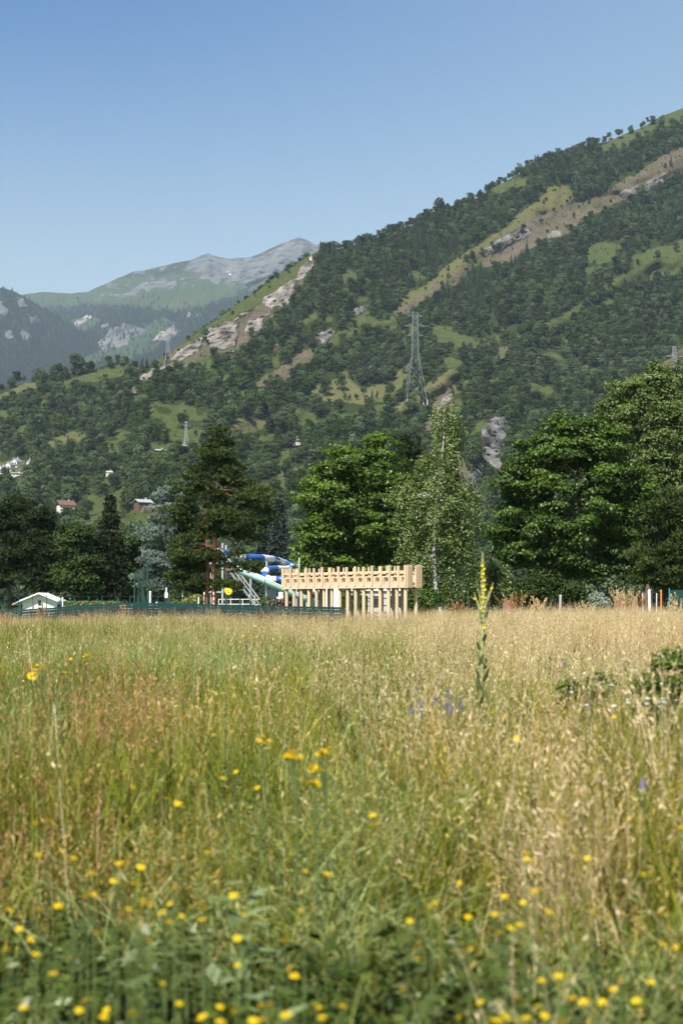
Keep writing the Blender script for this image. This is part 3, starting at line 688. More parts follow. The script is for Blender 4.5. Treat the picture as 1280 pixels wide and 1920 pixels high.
def finish_tree(name, loc, crown, trunk, cm, tm, label, cat='tree', group=None):
    root = empty(name, loc); tag(root, label, cat, group)
    loc = np.asarray(loc, float)
    V, Q, tone = crown
    link('crown', mesh_data('crown', V - loc, [Q], cm, tone=tone), root)
    trunk.V = [v - loc for v in trunk.V]
    trunk.build('trunk', tm, root, True)
    return root
def ground_pt(u, d): p = at(u, HZ, d); p[2] = float(ground_z(p[0], p[1])); return p

def broad_tree(name, u, d, lobes, cm, tm, label, seed, nb=150, nl=150, br=(0.85, 0.5), leaf=(0.12, 0.2), asp=0.62, tr=0.22, inner=0.35, top=None, droop=0.0, lean=None, spray=0.0):
    rng = np.random.default_rng(seed); C, S = lobes_world(lobes, d)
    bc, out = boughs_from(C, S, rng, nb)
    base = ground_pt(u, d); topp = at(*(top or (lobes[0][0], lobes[0][1] - lobes[0][3] * 0.8)), d) if not lean else None
    Vs, tones = [], []
    n = nb * nl; k = np.repeat(np.arange(nb), nl)
    dr = rng.normal(size=(n, 3)); dr /= np.linalg.norm(dr, axis=1)[:, None]
    up = rng.random(n) < 0.72; dr[:, 2] = np.where(up, np.abs(dr[:, 2]), dr[:, 2])
    sz = (br[0] * rng.uniform(0.6, 1.3, nb))[k]; sz2 = (br[1] * rng.uniform(0.6, 1.3, nb))[k]
    rr = rng.uniform(0.45, 1.08, n) ** 0.7
    c = bc[k] + dr * np.stack([sz, sz, sz2], -1) * rr[:, None]
    if droop: c[:, 2] -= droop * (np.hypot(c[:, 0] - bc[k][:, 0], c[:, 1] - bc[k][:, 1]) / br[0]) ** 2 + droop * rng.random(n) * 0.7
    if spray:   # a few shoots that reach out beyond the bough
        m = rng.random(n) < 0.08; c[m] += out[k][m] * spray * rng.random((m.sum(), 1))
    nr = 0.55 * dr + 0.35 * out[k] + [0, 0, 0.45] + 0.55 * rng.normal(size=(n, 3))
    a = rng.uniform(*leaf, n)
    V, Q = leaf_quads(c, nr, a, a * asp, rng)
    bt = rng.uniform(-0.25, 0.25, nb)
    tone = np.clip(rng.random(n) * 0.75 + 0.12 + bt[k], 0, 1)
    if inner:     # some leaves deeper in, so that the crown is not hollow
        m2 = int(n * inner); k2 = rng.choice(len(C), m2); q = rng.normal(size=(m2, 3)); q /= np.linalg.norm(q, axis=1)[:, None]
        c2 = C[k2] + q * S[k2] * (rng.random(m2) ** 0.4)[:, None] * 0.72
        V2, Q2 = leaf_quads(c2, rng.normal(size=(m2, 3)), rng.uniform(leaf[0], leaf[1] * 1.1, m2), leaf[0] * 0.7, rng)
        Q = np.vstack([Q, Q2 + len(V)]); V = np.vstack([V, V2]); tone = np.concatenate([tone, rng.random(m2)])
    V[:, 2] = np.maximum(V[:, 2], base[2] + 0.05)
    if lean: 
        tb = MB(); pts = np.array([at(uu, vv, d - 0.9 * (1 - 0.75 * q)) for q, (uu, vv) in zip(np.linspace(0, 1, len(lean)), lean)]); pts[0] = [pts[0][0], pts[0][1], base[2]]; base = pts[0]
        tb.tube(pts, np.linspace(tr, 0.03, len(pts)), 8, False)
        for i in rng.choice(nb, min(nb, 26), False):
            z = bc[i][2] - 0.4 * np.hypot(bc[i][0] - pts[2][0], bc[i][1] - pts[2][1]); j = int(np.clip(np.searchsorted(pts[:, 2], z), 1, len(pts) - 1))
            tb.tube([pts[j], 0.5 * (pts[j] + bc[i]) + [0, 0, .2], bc[i]], [0.05, 0.03, 0.01], 4, False)
    else:
        tb = trunk_mb(base, topp, tr, bc[rng.choice(nb, min(nb, 34), False)], rng)
    return finish_tree(name, base, (V, Q, tone), tb, cm, tm, label)

def needle_tufts(c, axis, length, width, rng, per=7, spread=0.9):
    """small spiky bundles of needles, each needle a slim diamond"""
    n = len(c); k = np.repeat(np.arange(n), per)
    dv = axis[k] + spread * rng.normal(size=(n * per, 3)); dv /= np.linalg.norm(dv, axis=1)[:, None]
    ln = length * rng.uniform(0.6, 1.2, n * per)
    sd = np.cross(dv, rng.normal(size=(n * per, 3))); sd /= np.linalg.norm(sd, axis=1)[:, None]
    o = c[k]; w = (width * rng.uniform(0.7, 1.3, n * per))[:, None]
    V = np.stack([o, o + dv * ln[:, None] * 0.5 + sd * w, o + dv * ln[:, None], o + dv * ln[:, None] * 0.5 - sd * w], 1).reshape(-1, 3)
    return V, np.arange(4 * n * per).reshape(-1, 4), k

def pine_tree(name, u, d, lobes, cm, tm, label, seed, nb=70, nt=60, pad=(1.1, 0.32), ln=0.3, wd=0.03, tr=0.25, trunks=None, limbs=30, per=7):
    rng = np.random.default_rng(seed); C, S = lobes_world(lobes, d)
    bc, out = boughs_from(C, S, rng, nb, 0.3)
    base = ground_pt(u, d)
    k = np.repeat(np.arange(nb), nt); n = nb * nt
    rr = np.sqrt(rng.random(n)); th = rng.uniform(0, 6.283, n)
    sx = (pad[0] * rng.uniform(0.6, 1.35, nb))[k]; 
    axc = np.array([base[0], base[1]]); o2 = bc[:, :2] - axc; o2 = o2 / (np.linalg.norm(o2, axis=1)[:, None] + 1e-6)
    x = rr * np.cos(th) * sx; y = rr * np.sin(th) * sx * 0.7
    c = np.stack([bc[k][:, 0] + x * o2[k][:, 0] - y * o2[k][:, 1], bc[k][:, 1] + x * o2[k][:, 1] + y * o2[k][:, 0], bc[k][:, 2] + pad[1] * (1 - rr ** 2) * rng.uniform(0.2, 1.0, n) - 0.12 * sx * rr + rng.normal(0, 0.08, n)], -1)
    ax = np.stack([0.5 * o2[k][:, 0], 0.5 * o2[k][:, 1], np.full(n, 0.8)], -1) + 0.3 * rng.normal(size=(n, 3))
    V, Q, kk = needle_tufts(c, ax, ln, wd, rng, per)
    tt = np.clip(0.15 + 0.6 * rng.random(n) + rng.uniform(-0.2, 0.25, nb)[k], 0, 1); tone = tt[kk]
    V[:, 2] = np.maximum(V[:, 2], base[2] + 0.05)
    mb = MB()
    for (r0, pts) in (trunks or [(tr, [(u, HZ), (lobes[0][0], lobes[0][1])])]):
        p = np.array([at(a, b, d) for a, b in pts]); p[0][2] = base[2]; p[0][0] = at(pts[0][0], HZ, d)[0]
        t = np.linspace(0, 1, 10); q = np.stack([np.interp(t, np.linspace(0, 1, len(p)), p[:, i]) for i in range(3)], -1)
        q[1:-1, :2] += rng.normal(0, 0.03, (8, 2)); rad = r0 * (1 - 0.85 * t); mb.tube(q, rad, 8, False)
        for i in rng.choice(nb, min(nb, limbs), False):
            e = bc[i]; j = int(np.clip(np.searchsorted(q[:, 2], e[2] - 0.1 * np.hypot(*(e - q[5])[:2])), 1, 9))
            if abs(q[j][2] - e[2]) > 4: continue
            mb.tube([q[j], 0.5 * (q[j] + e) + [0, 0, -0.1], e], [rad[j] * 0.4, rad[j] * 0.25, 0.015], 5, False)
    return finish_tree(name, base, (V, Q, tone), mb, cm, tm, label)

def spruce_tree(name, u, d, vtop, half, vbot, cm, label, seed, n_whorl=26, droop=0.35, dens=1.0, wd=0.05, tm=None, irregular=0.25):
    rng = np.random.default_rng(seed); base = ground_pt(u, d); top = at(u, vtop, d); zb = at(u, vbot, d)[2]; H = top[2] - zb; Rm = px(half, d)
    cs, axs, tb = [], [], MB(); tb.tube([base, base * 0.5 + top * 0.5, top], [0.02 * (top[2] - base[2]), 0.011 * (top[2] - base[2]), 0.015], 7, False)
    for w in range(n_whorl):
        t = (w + rng.uniform(-0.25, 0.25)) / n_whorl; t = min(max(t, 0.0), 0.985)
        z = zb + H * t; nbr = int(6 + 5 * (1 - t)); a0 = rng.uniform(0, 6.28)
        for b in range(nbr):
            th = a0 + b * 6.283 / nbr + rng.normal(0, 0.2); Lb = Rm * (1 - t) ** 0.85 * rng.uniform(1 - irregular * 1.6, 1 + irregular * 0.6) + 0.15
            m = max(4, int(Lb * 9 * dens)); s = np.sqrt(rng.random(m)) * Lb
            side = rng.normal(0, 0.16, m) * (0.4 + s); zz = z - droop * s * (0.5 + 0.5 * s / (Lb + 1e-6)) + 0.18 * Lb * (s / (Lb + 1e-6)) ** 3 + rng.normal(0, 0.05, m)
            cs.append(np.stack([base[0] + s * np.cos(th) - side * np.sin(th), base[1] + s * np.sin(th) + side * np.cos(th), zz], -1))
            axs.append(np.tile([np.cos(th) * 0.8, np.sin(th) * 0.8, 0.25], (m, 1)))
            if b % 3 == 0: tb.tube([[base[0], base[1], z], [base[0] + Lb * .9 * np.cos(th), base[1] + Lb * .9 * np.sin(th), z - droop * Lb * 0.7]], [0.03, 0.008], 4, False)
    c = np.vstack(cs); ax = np.vstack(axs)
    V, Q, kk = needle_tufts(c, ax, 0.32, wd, rng, 6, 0.55)
    tone = np.clip(0.1 + 0.7 * rng.random(len(c)), 0, 1)[kk] * 0.8 + 0.2 * rng.random(len(kk))
    V[:, 2] = np.maximum(V[:, 2], base[2] + 0.05)
    return finish_tree(name, base, (V, Q, tone), tb, cm, tm or M['bark'], label)

broad_tree('maple_tree', 668, 110, [(668, 965, 98, 110), (615, 955, 52, 75), (705, 900, 62, 62), (598, 1020, 48, 60), (730, 1005, 52, 85), (655, 880, 48, 44), (690, 1065, 95, 42), (592, 1062, 36, 38), (700, 850, 34, 28), (612, 890, 30, 26)],
           M['maple'], M['bark'], 'bright green maple tree behind the timber structure, left of the white birch', 21, 250, 230, (1.0, 0.55), (0.09, 0.165), 0.66, 0.26, spray=0.8)
broad_tree('maple_tree', 1085, 100, [(1080, 940, 130, 128), (1005, 880, 62, 62), (1065, 830, 66, 48), (1125, 850, 60, 60), (1000, 1000, 75, 90), (1160, 960, 75, 98), (1085, 1050, 125, 50), (952, 1020, 40, 55), (1195, 1045, 50, 55), (962, 915, 36, 45), (1112, 806, 26, 26)],
           M['maple_dark'], M['bark'], 'broad dark green maple tree, the largest crown at the right of the birch', 22, 330, 230, (0.95, 0.5), (0.085, 0.155), 0.66, 0.3, spray=0.7)
broad_tree('poplar_tree', 1215, 125, [(1205, 790, 100, 90), (1262, 850, 105, 120), (1292, 765, 66, 66), (1150, 775, 52, 42), (1330, 900, 100, 150), (1232, 722, 46, 34), (1180, 735, 30, 30), (1300, 710, 44, 32), (1230, 960, 120, 90), (1190, 870, 60, 60)],
           M['willow'], M['bark'], 'tall pale olive tree rising behind the dark maple at the right', 23, 360, 210, (1.25, 0.8), (0.10, 0.17), 0.55, 0.35, spray=1.2)
broad_tree('birch_tree', 820, 85, [(820, 965, 64, 82), (775, 975, 38, 66), (866, 965, 38, 76), (822, 895, 48, 52), (862, 1080, 44, 48), (792, 1065, 42, 52), (850, 1015, 54, 52), (764, 1035, 26, 44), (836, 835, 28, 50), (846, 800, 22, 30), (828, 790, 12, 22), (760, 940, 26, 30), (880, 1030, 24, 40)],
           M['birch'], M['bark_birch'], 'slender white-barked birch with loose pale leaves beside the timber structure', 24, 290, 95, (0.55, 0.8), (0.06, 0.10), 0.62, 0.15, inner=0.0, droop=0.25, spray=0.5,
           lean=[(830, 1165), (822, 1132), (816, 1100), (813, 1040), (815, 980), (820, 930), (826, 885), (829, 850), (832, 815), (834, 785)])
pine_tree('scots_pine', 404, 100, [(410, 838, 36, 32), (400, 878, 55, 36), (432, 915, 55, 34), (372, 940, 48, 36), (440, 968, 62, 34), (352, 1000, 36, 38), (434, 1004, 56, 24), (395, 985, 50, 40), (382, 1050, 48, 30), (440, 1064, 26, 14), (466, 1068, 34, 11), (436, 1036, 26, 12), (358, 1085, 40, 28), (440, 1102, 44, 16), (345, 1050, 30, 26), (470, 940, 36, 24), (334, 1085, 26, 18), (362, 1112, 30, 12), (486, 985, 26, 16), (340, 965, 24, 20)],
          M['pine'], M['bark_pine'], 'tall pine with two orange trunks standing in front of the water slide', 31, 150, 75, (1.05, 0.34), 0.30, 0.032, 0.26,
          [(0.20, [(398, HZ), (403, 1020), (404, 960), (410, 830)]), (0.15, [(387, HZ), (389, 1050), (388, 960), (396, 860)])], 34)
pine_tree('pine_tree', 20, 145, [(10, 985, 46, 46), (30, 1040, 48, 46), (5, 1080, 52, 34), (25, 955, 24, 24)], M['pine_dark'], M['bark'], 'dark drooping pine at the left edge above the white hut', 32, 70, 70, (1.5, 0.5), 0.42, 0.05, 0.3)
pine_tree('pine_tree', 85, 142, [(82, 1000, 34, 34), (98, 1050, 44, 44), (80, 1085, 44, 30), (76, 968, 24, 24), (60, 1030, 30, 40)], M['pine_dark'], M['bark'], 'dark pine with layered boughs directly behind the white hut', 33, 75, 70, (1.5, 0.5), 0.42, 0.05, 0.3)
broad_tree('lime_tree', 150, 138, [(150, 1030, 36, 44), (162, 1080, 40, 42), (140, 1075, 34, 40), (130, 1010, 20, 28)], M['bush_dark'], M['bark'], 'dark rounded broadleaf tree between the pines and the pointed spruce', 34, 90, 230, (1.2, 0.7), (0.09, 0.16), 0.6, 0.25)
spruce_tree('spruce_tree', 206, 140, 922, 46, 1118, M['spruce'], 'dark pointed spruce left of the blue-grey cedar', 35, 26, 0.3, 1.2, 0.06)
broad_tree('lime_tree', 243, 150, [(240, 1055, 26, 62), (228, 1090, 30, 32)], M['bush_dark'], M['bark'], 'narrow dark broadleaf tree close beside the blue-grey cedar', 36, 70, 220, (1.2, 0.7), (0.09, 0.16), 0.6, 0.22)
pine_tree('blue_cedar', 312, 130, [(316, 930, 20, 18), (312, 960, 32, 22), (305, 1000, 42, 30), (312, 1040, 50, 34), (305, 1085, 56, 32), (335, 1060, 50, 40), (330, 1000, 40, 40)], M['cedar'], M['bark'], 'blue-grey cedar with tiered boughs left of the tall pine', 37, 120, 80, (1.35, 0.22), 0.26, 0.04, 0.3)
spruce_tree('blue_spruce', 523, 135, 932, 31, 1112, M['bluespruce'], 'slim blue-grey spruce between the tall pine and the bright maple', 38, 28, 0.25, 1.3, 0.055)
spruce_tree('blue_spruce', 499, 142, 926, 18, 1060, M['bluespruce'], 'narrower blue-grey spruce whose tip shows just right of the tall pine', 39, 24, 0.25, 1.1, 0.055)
pine_tree('pine_tree', 770, 126, [(768, 832, 26, 26), (770, 875, 36, 36), (775, 930, 40, 40), (780, 1000, 50, 50), (770, 1070, 50, 40)], M['pine_dark'], M['bark'], 'dark pine top showing between the bright maple and the birch', 40, 80, 70, (1.3, 0.45), 0.36, 0.045, 0.28)
pine_tree('cedar_tree', 1262, 92, [(1265, 960, 60, 44), (1255, 1025, 66, 44), (1262, 1085, 74, 32), (1290, 1000, 60, 60), (1225, 1060, 34, 30)], M['pine'], M['bark'], 'dark layered conifer with drooping boughs at the right edge', 41, 90, 75, (1.2, 0.35), 0.32, 0.04, 0.3)
# shrubs
def shrub(name, u, d, lobes, cm, label, seed, nb=40, nl=90, br=(0.4, 0.3), leaf=(0.06, 0.1), cat='shrub', group=None):
    rng = np.random.default_rng(seed); C, S = lobes_world(lobes, d); base = ground_pt(u, d)
    bc, out = boughs_from(C, S, rng, nb, 0.4); n = nb * nl; k = np.repeat(np.arange(nb), nl)
    dr = rng.normal(size=(n, 3)); dr /= np.linalg.norm(dr, axis=1)[:, None]
    c = bc[k] + dr * [br[0], br[0], br[1]] * rng.uniform(0.4, 1.1, n)[:, None]; c[:, 2] = np.maximum(c[:, 2], base[2] + 0.05)
    a = rng.uniform(*leaf, n); V, Q = leaf_quads(c, 0.6 * dr + 0.3 * out[k] + [0, 0, .4] + .5 * rng.normal(size=(n, 3)), a, a * 0.6, rng)
    mb = MB()
    for i in rng.choice(nb, min(nb, 14), False): mb.tube([base + rng.normal(0, 0.08, 3) * [1, 1, 0], 0.5 * (base + bc[i]), bc[i]], [0.03, 0.02, 0.006], 5, False)
    root = empty(name, base); tag(root, label, cat, group)
    link('foliage', mesh_data('foliage', V - base, [Q], cm, tone=np.clip(rng.random(n) * .8 + rng.uniform(-.1, .2, nb)[k], 0, 1)), root)
    mb.V = [v - base for v in mb.V]; mb.build('stem', M['bark'], root)
    return root
shrub('shrub', 925, 92, [(925, 1085, 34, 34), (905, 1110, 30, 26), (945, 1115, 26, 22)], M['birch'], 'pale leafy shrub behind the tall mullein, below the dark maple', 51, 60, 90, (0.6, 0.45), (0.08, 0.13))
shrub('shrub', 1005, 95, [(1010, 1095, 38, 24), (985, 1110, 30, 24)], M['bush_dark'], 'dim olive shrub in the shade under the middle of the dark maple', 52, 60, 90, (0.6, 0.45), (0.08, 0.13))
shrub('shrub', 1065, 95, [(1065, 1108, 32, 18)], M['bush_dark'], 'small dark shrub under the dark maple, left of the grey-green bush', 53, 40, 80, (0.5, 0.4), (0.08, 0.13))
shrub('shrub', 803, 78, [(800, 1125, 26, 20), (780, 1130, 20, 16)], M['maple_dark'], 'low dark shrub at the foot of the birch', 54, 50, 90, (0.4, 0.3), (0.06, 0.1))
shrub('shrub', 1120, 66, [(1120, 1126, 15, 13), (1130, 1132, 12, 10)], M['sage'], 'silvery grey-green bush at the edge of the dry grass', 55, 50, 70, (0.18, 0.22), (0.03, 0.06))
shrub('shrub', 497, 82, [(497, 1131, 10, 9)], M['maple'], 'small bright green bush at the foot of the thin green pole', 56, 20, 70, (0.2, 0.2), (0.05, 0.08))
shrub('shrub', 520, 72, [(520, 1135, 20, 8), (535, 1137, 14, 7)], M['redleaf'], 'low red-brown bush by the left end of the timber structure', 57, 30, 70, (0.25, 0.2), (0.04, 0.07))
shrub('shrub', 365, 96, [(368, 1126, 16, 10), (345, 1131, 22, 6)], M['hedge_lime'], 'yellow-green bush left of the striped pole', 58, 40, 80, (0.3, 0.25), (0.05, 0.09))
# clipped hedges
def hedge(u0, u1, d, v_top, thick, cm, label, seed, n=9000, leaf=(0.05, 0.09)):
    rng = np.random.default_rng(seed); a = ground_pt(u0, d); b = ground_pt(u1, d); h = at(u0, v_top, d)[2] - a[2]; Lh = b[0] - a[0]
    q = rng.random((n, 3)); f = rng.integers(0, 4, n); q[f == 0, 2] = 1; q[f == 1, 1] = 0; q[f == 2, 1] = 1; e = f == 3; q[e, 0] = np.round(q[e, 0])
    c = q * [Lh, thick, h] + rng.normal(0, 0.04, (n, 3)); nr = np.zeros((n, 3)); nr[f == 0, 2] = 1; nr[f == 1, 1] = -1; nr[f == 2, 1] = 1; nr[e, 0] = np.sign(q[e, 0] - .5)
    s = rng.uniform(*leaf, n); V, Q = leaf_quads(c, nr + .6 * rng.normal(size=(n, 3)), s, s * .6, rng); V[:, 2] = np.maximum(V[:, 2], 0.02)
    mb = MB().box(0.06, Lh - 0.06, 0.06, thick - 0.06, 0, h - 0.06)
    root = empty('hedge', a); tag(root, label, 'hedge'); link('foliage', mesh_data('foliage', V, [Q], cm, tone=rng.random(n)), root); mb.build('stems', M['bark'], root); root.children[-1].name = 'twigs'
    return root
hedge(642, 686, 84, 1119, 1.0, M['hedge'], 'clipped dark green hedge seen beneath the timber structure', 61)
hedge(118, 222, 112, 1129, 1.4, M['hedge_lime'], 'low yellow-green hedge in front of the parked cars', 62, 7000)

# individual trees in the hillside meadows and on the crest
LONE = bpy.data.objects
def lone(kind, u, v, w, label, group, cat='tree'):
    """w = crown width in photo pixels"""
    p = hill_at(u, v); proto = wood_protos[kind]; V = np.empty(len(proto.vertices) * 3); proto.vertices.foreach_get('co', V); V = V.reshape(-1, 3)
    s = px(w, p[1]) / (V[:, 0].max() - V[:, 0].min())
    o = link('conifer_tree' if kind >= NBW else 'broadleaf_tree', proto, None, p); o.rotation_euler = (0, 0, random.uniform(0, 6.28)); o.scale = (s, s, s * random.uniform(0.9, 1.15)); tag(o, label, cat, group)
    return o
G1 = 'trees along the grassy crest at top right'
for i, (u, v, w, lb) in enumerate([(1132, 270, 13, 'small round dark tree, lowest of the crest row'), (1141, 261, 10, 'small tree beside the bare earth patch on the crest'), (1160, 261, 18, 'big two-domed dark tree right of the bare earth patch'), (1182, 251, 13, 'round tree alone in the middle of the grassy crest'),
        (1201, 242, 9, 'left one of two touching small trees on the crest'), (1206, 237, 10, 'right one of two touching small trees on the crest'), (1213, 231, 8, 'little tree left of the two large crest trees'), (1224, 234, 16, 'left one of the two large dark crest trees'),
        (1239, 241, 19, 'right one of the two large dark crest trees'), (1259, 240, 16, 'dark tree right of the two large crest trees'), (1268, 239, 11, 'small tree squeezed between larger trees near the right edge'), (1280, 235, 14, 'dark tree at the right edge of the grassy crest')]):
    lone(i % NBW, u, v, w, lb, G1)
for i, (u, v, w, lb) in enumerate([(737, 436, 12, 'round tree sticking up from the wooded skyline left of the double clump'), (800, 410, 14, 'left tree of the flat clump on the wooded skyline'), (822, 402, 24, 'wide flat-topped tree on the wooded skyline'), (503, 531, 8, 'lone tree on the skyline against the grey mountain')]): lone(i + 2, u, v, w, lb, 'trees standing out of the wooded skyline')
G2 = 'trees in the meadow left of the large pylon'
for i, (u, v, w, lb) in enumerate([(611, 743, 28, 'large round tree at the left end of the pylon meadow'), (639, 734, 24, 'round tree right of the largest one in the pylon meadow'), (682, 744, 17, 'round bush alone in the middle of the pylon meadow'), (676, 720, 22, 'dark tree on the upper edge of the pylon meadow'), (699, 720, 26, 'broad tree on the upper edge of the pylon meadow'),
        (718, 721, 30, 'widest tree at the upper right of the pylon meadow'), (731, 762, 30, 'spreading tree at the foot of the pylon meadow'), (646, 749, 9, 'leftmost of three low bushes in the pylon meadow'), (655, 750, 10, 'middle one of three low bushes in the pylon meadow'), (668, 750, 10, 'rightmost of three low bushes in the pylon meadow'), (697, 752, 8, 'small pointed bush right of the three low ones'), (757, 701, 9, 'slim tree on the slope just left of the pylon')]):
    lone([0, 1, 2, 3, 4, 5, 6, 7, 8, 9, 12, 13][i], u, v, w, lb, G2)
G3 = 'trees on the slope right of the large pylon'
for i, (u, v, w, lb) in enumerate([(826, 738, 14, 'round bush beside the pale gully right of the pylon'), (843, 727, 10, 'small round bush at the edge of the pale gully'), (794, 768, 26, 'dark tree just below the pylon'), (776, 757, 10, 'narrow tree at the right foot of the pylon'), (812, 752, 12, 'small dark tree between pylon and pale gully'), (812, 720, 6, 'tiny bush high on the grassy spur right of the pylon')]): lone((i * 3) % NBW, u, v, w, lb, G3)
G4 = 'scattered trees on the long dry ridge'
for i, (u, v, w, k, lb) in enumerate([(903, 480, 13, 3, 'tall dark tree on the dry ridge, the rightmost of its group'), (884, 490, 15, 4, 'broad tree in the middle of the group on the dry ridge'), (874, 492, 13, 5, 'leftmost tree of the group on the dry ridge'), (862, 486, 7, 1, 'small bush left of the group on the dry ridge'), (1008, 378, 7, 12, 'pointed little tree high on the upper grass of the dry ridge'), (817, 518, 7, 2, 'small bush low on the dry ridge'), (840, 508, 7, 7, 'small bush halfway down the dry ridge'),
        (980, 440, 14, 6, 'wide low bush among rocks on the dry ridge'), (960, 455, 9, 8, 'low bush below the rocks of the dry ridge'), (925, 470, 8, 9, 'low bush near the foot of the rocks on the dry ridge'), (1257, 312, 8, 11, 'pointed tree near the right end of the brown scree'), (1246, 315, 7, 3, 'small bush near the right end of the brown scree'), (750, 575, 7, 0, 'small bush at the lower tip of the dry ridge')]): lone(k, u, v, w, lb, G4)
G5 = 'trees around the chalet meadow'
for i, (u, v, w, lb) in enumerate([(237, 965, 36, 'large round tree left of the brown chalet'), (208, 968, 30, 'round tree between the white house and the chalet tree'), (165, 968, 26, 'dark tree right of the white house'), (255, 918, 24, 'bright round tree above the chalet')]): lone(i * 2, u, v, w, lb, G5)
G6 = 'trees on the grassy shelf at far left'
for i, (u, v, w, lb) in enumerate([(32, 722, 18, 'round tree at the left of the grassy shelf'), (45, 716, 12, 'small tree second from left on the grassy shelf'), (78, 722, 30, 'large tree clump on the left part of the grassy shelf'), (105, 716, 30, 'big dark tree in the middle of the grassy shelf'), (145, 706, 32, 'broadest tree on the grassy shelf'), (205, 692, 18, 'round tree right of the broadest one on the shelf'), (233, 690, 20, 'dark tree near the right end of the grassy shelf'), (222, 684, 14, 'smaller tree near the right end of the grassy shelf')]): lone((i * 7 + 1) % NBW, u, v, w, lb, G6)
G7 = 'bushes on the green crest above the white rocks'
for i, (u, v, w, lb) in enumerate([(540, 512, 9, 'bush nearest the top of the white rock crest'), (520, 522, 6, 'small bush just below the topmost one on the crest'), (478, 556, 6, 'bush halfway down the green crest'), (436, 590, 7, 'bush beside the largest white rock'), (408, 612, 5, 'tiny bush left of the largest white rock'), (372, 640, 6, 'bush near the brown rock at the lower crest'), (505, 540, 7, 'dark bush between the two upper white rocks')]): lone((i * 3) % NBW, u, v, w, lb, G7, 'bush')

# ------------------------------------------------------------------ timber structure on posts
def timber_mat(name, c1, c2, vertical=True):
    m, n, out = new_mat(name)
    tc = N(n, 'ShaderNodeTexCoord'); mp = N(n, 'ShaderNodeMapping')
    mp.inputs['Scale'].default_value = (1, 1, 0.06) if vertical else (0.06, 1, 1)
    L(n, tc.outputs['Object'], mp.inputs[0])
    f = noise(n, mp.outputs[0], 26, 5, 0.6)
    a = N(n, 'ShaderNodeAttribute'); a.attribute_name = 'tone'
    c = mixc(n, f, c1, c2); hs = N(n, 'ShaderNodeHueSaturation'); L(n, c, hs.inputs['Color'])
    L(n, math_(n, 'ADD', math_(n, 'MULTIPLY', a.outputs['Fac'], 0.34), 0.80), hs.inputs['Value'])
    L(n, math_(n, 'ADD', math_(n, 'MULTIPLY', a.outputs['Fac'], 0.35), 0.78), hs.inputs['Saturation'])
    b = N(n, 'ShaderNodeBsdfPrincipled'); b.inputs['Roughness'].default_value = 0.75; L(n, hs.outputs[0], b.inputs['Base Color']); L(n, b.outputs[0], out.inputs[0]); return m
M['wood'] = timber_mat('fresh_larch', (0.41, 0.295, 0.175), (0.78, 0.61, 0.42))
M['woodh'] = timber_mat('fresh_larch_rail', (0.47, 0.35, 0.22), (0.78, 0.61, 0.42), False)
def wbox(name, boxes, parent, mat='wood', seed=0):
    mb = MB()
    for b in boxes: mb.box(*b)
    rng = np.random.default_rng(seed + len(parent.children) * 7)
    V = np.vstack(mb.V); Q = np.vstack(mb.P[4]); tone = np.repeat(rng.random(len(boxes)), 6)
    return link(name, mesh_data(name, V, [Q], M[mat], tone=tone), parent)
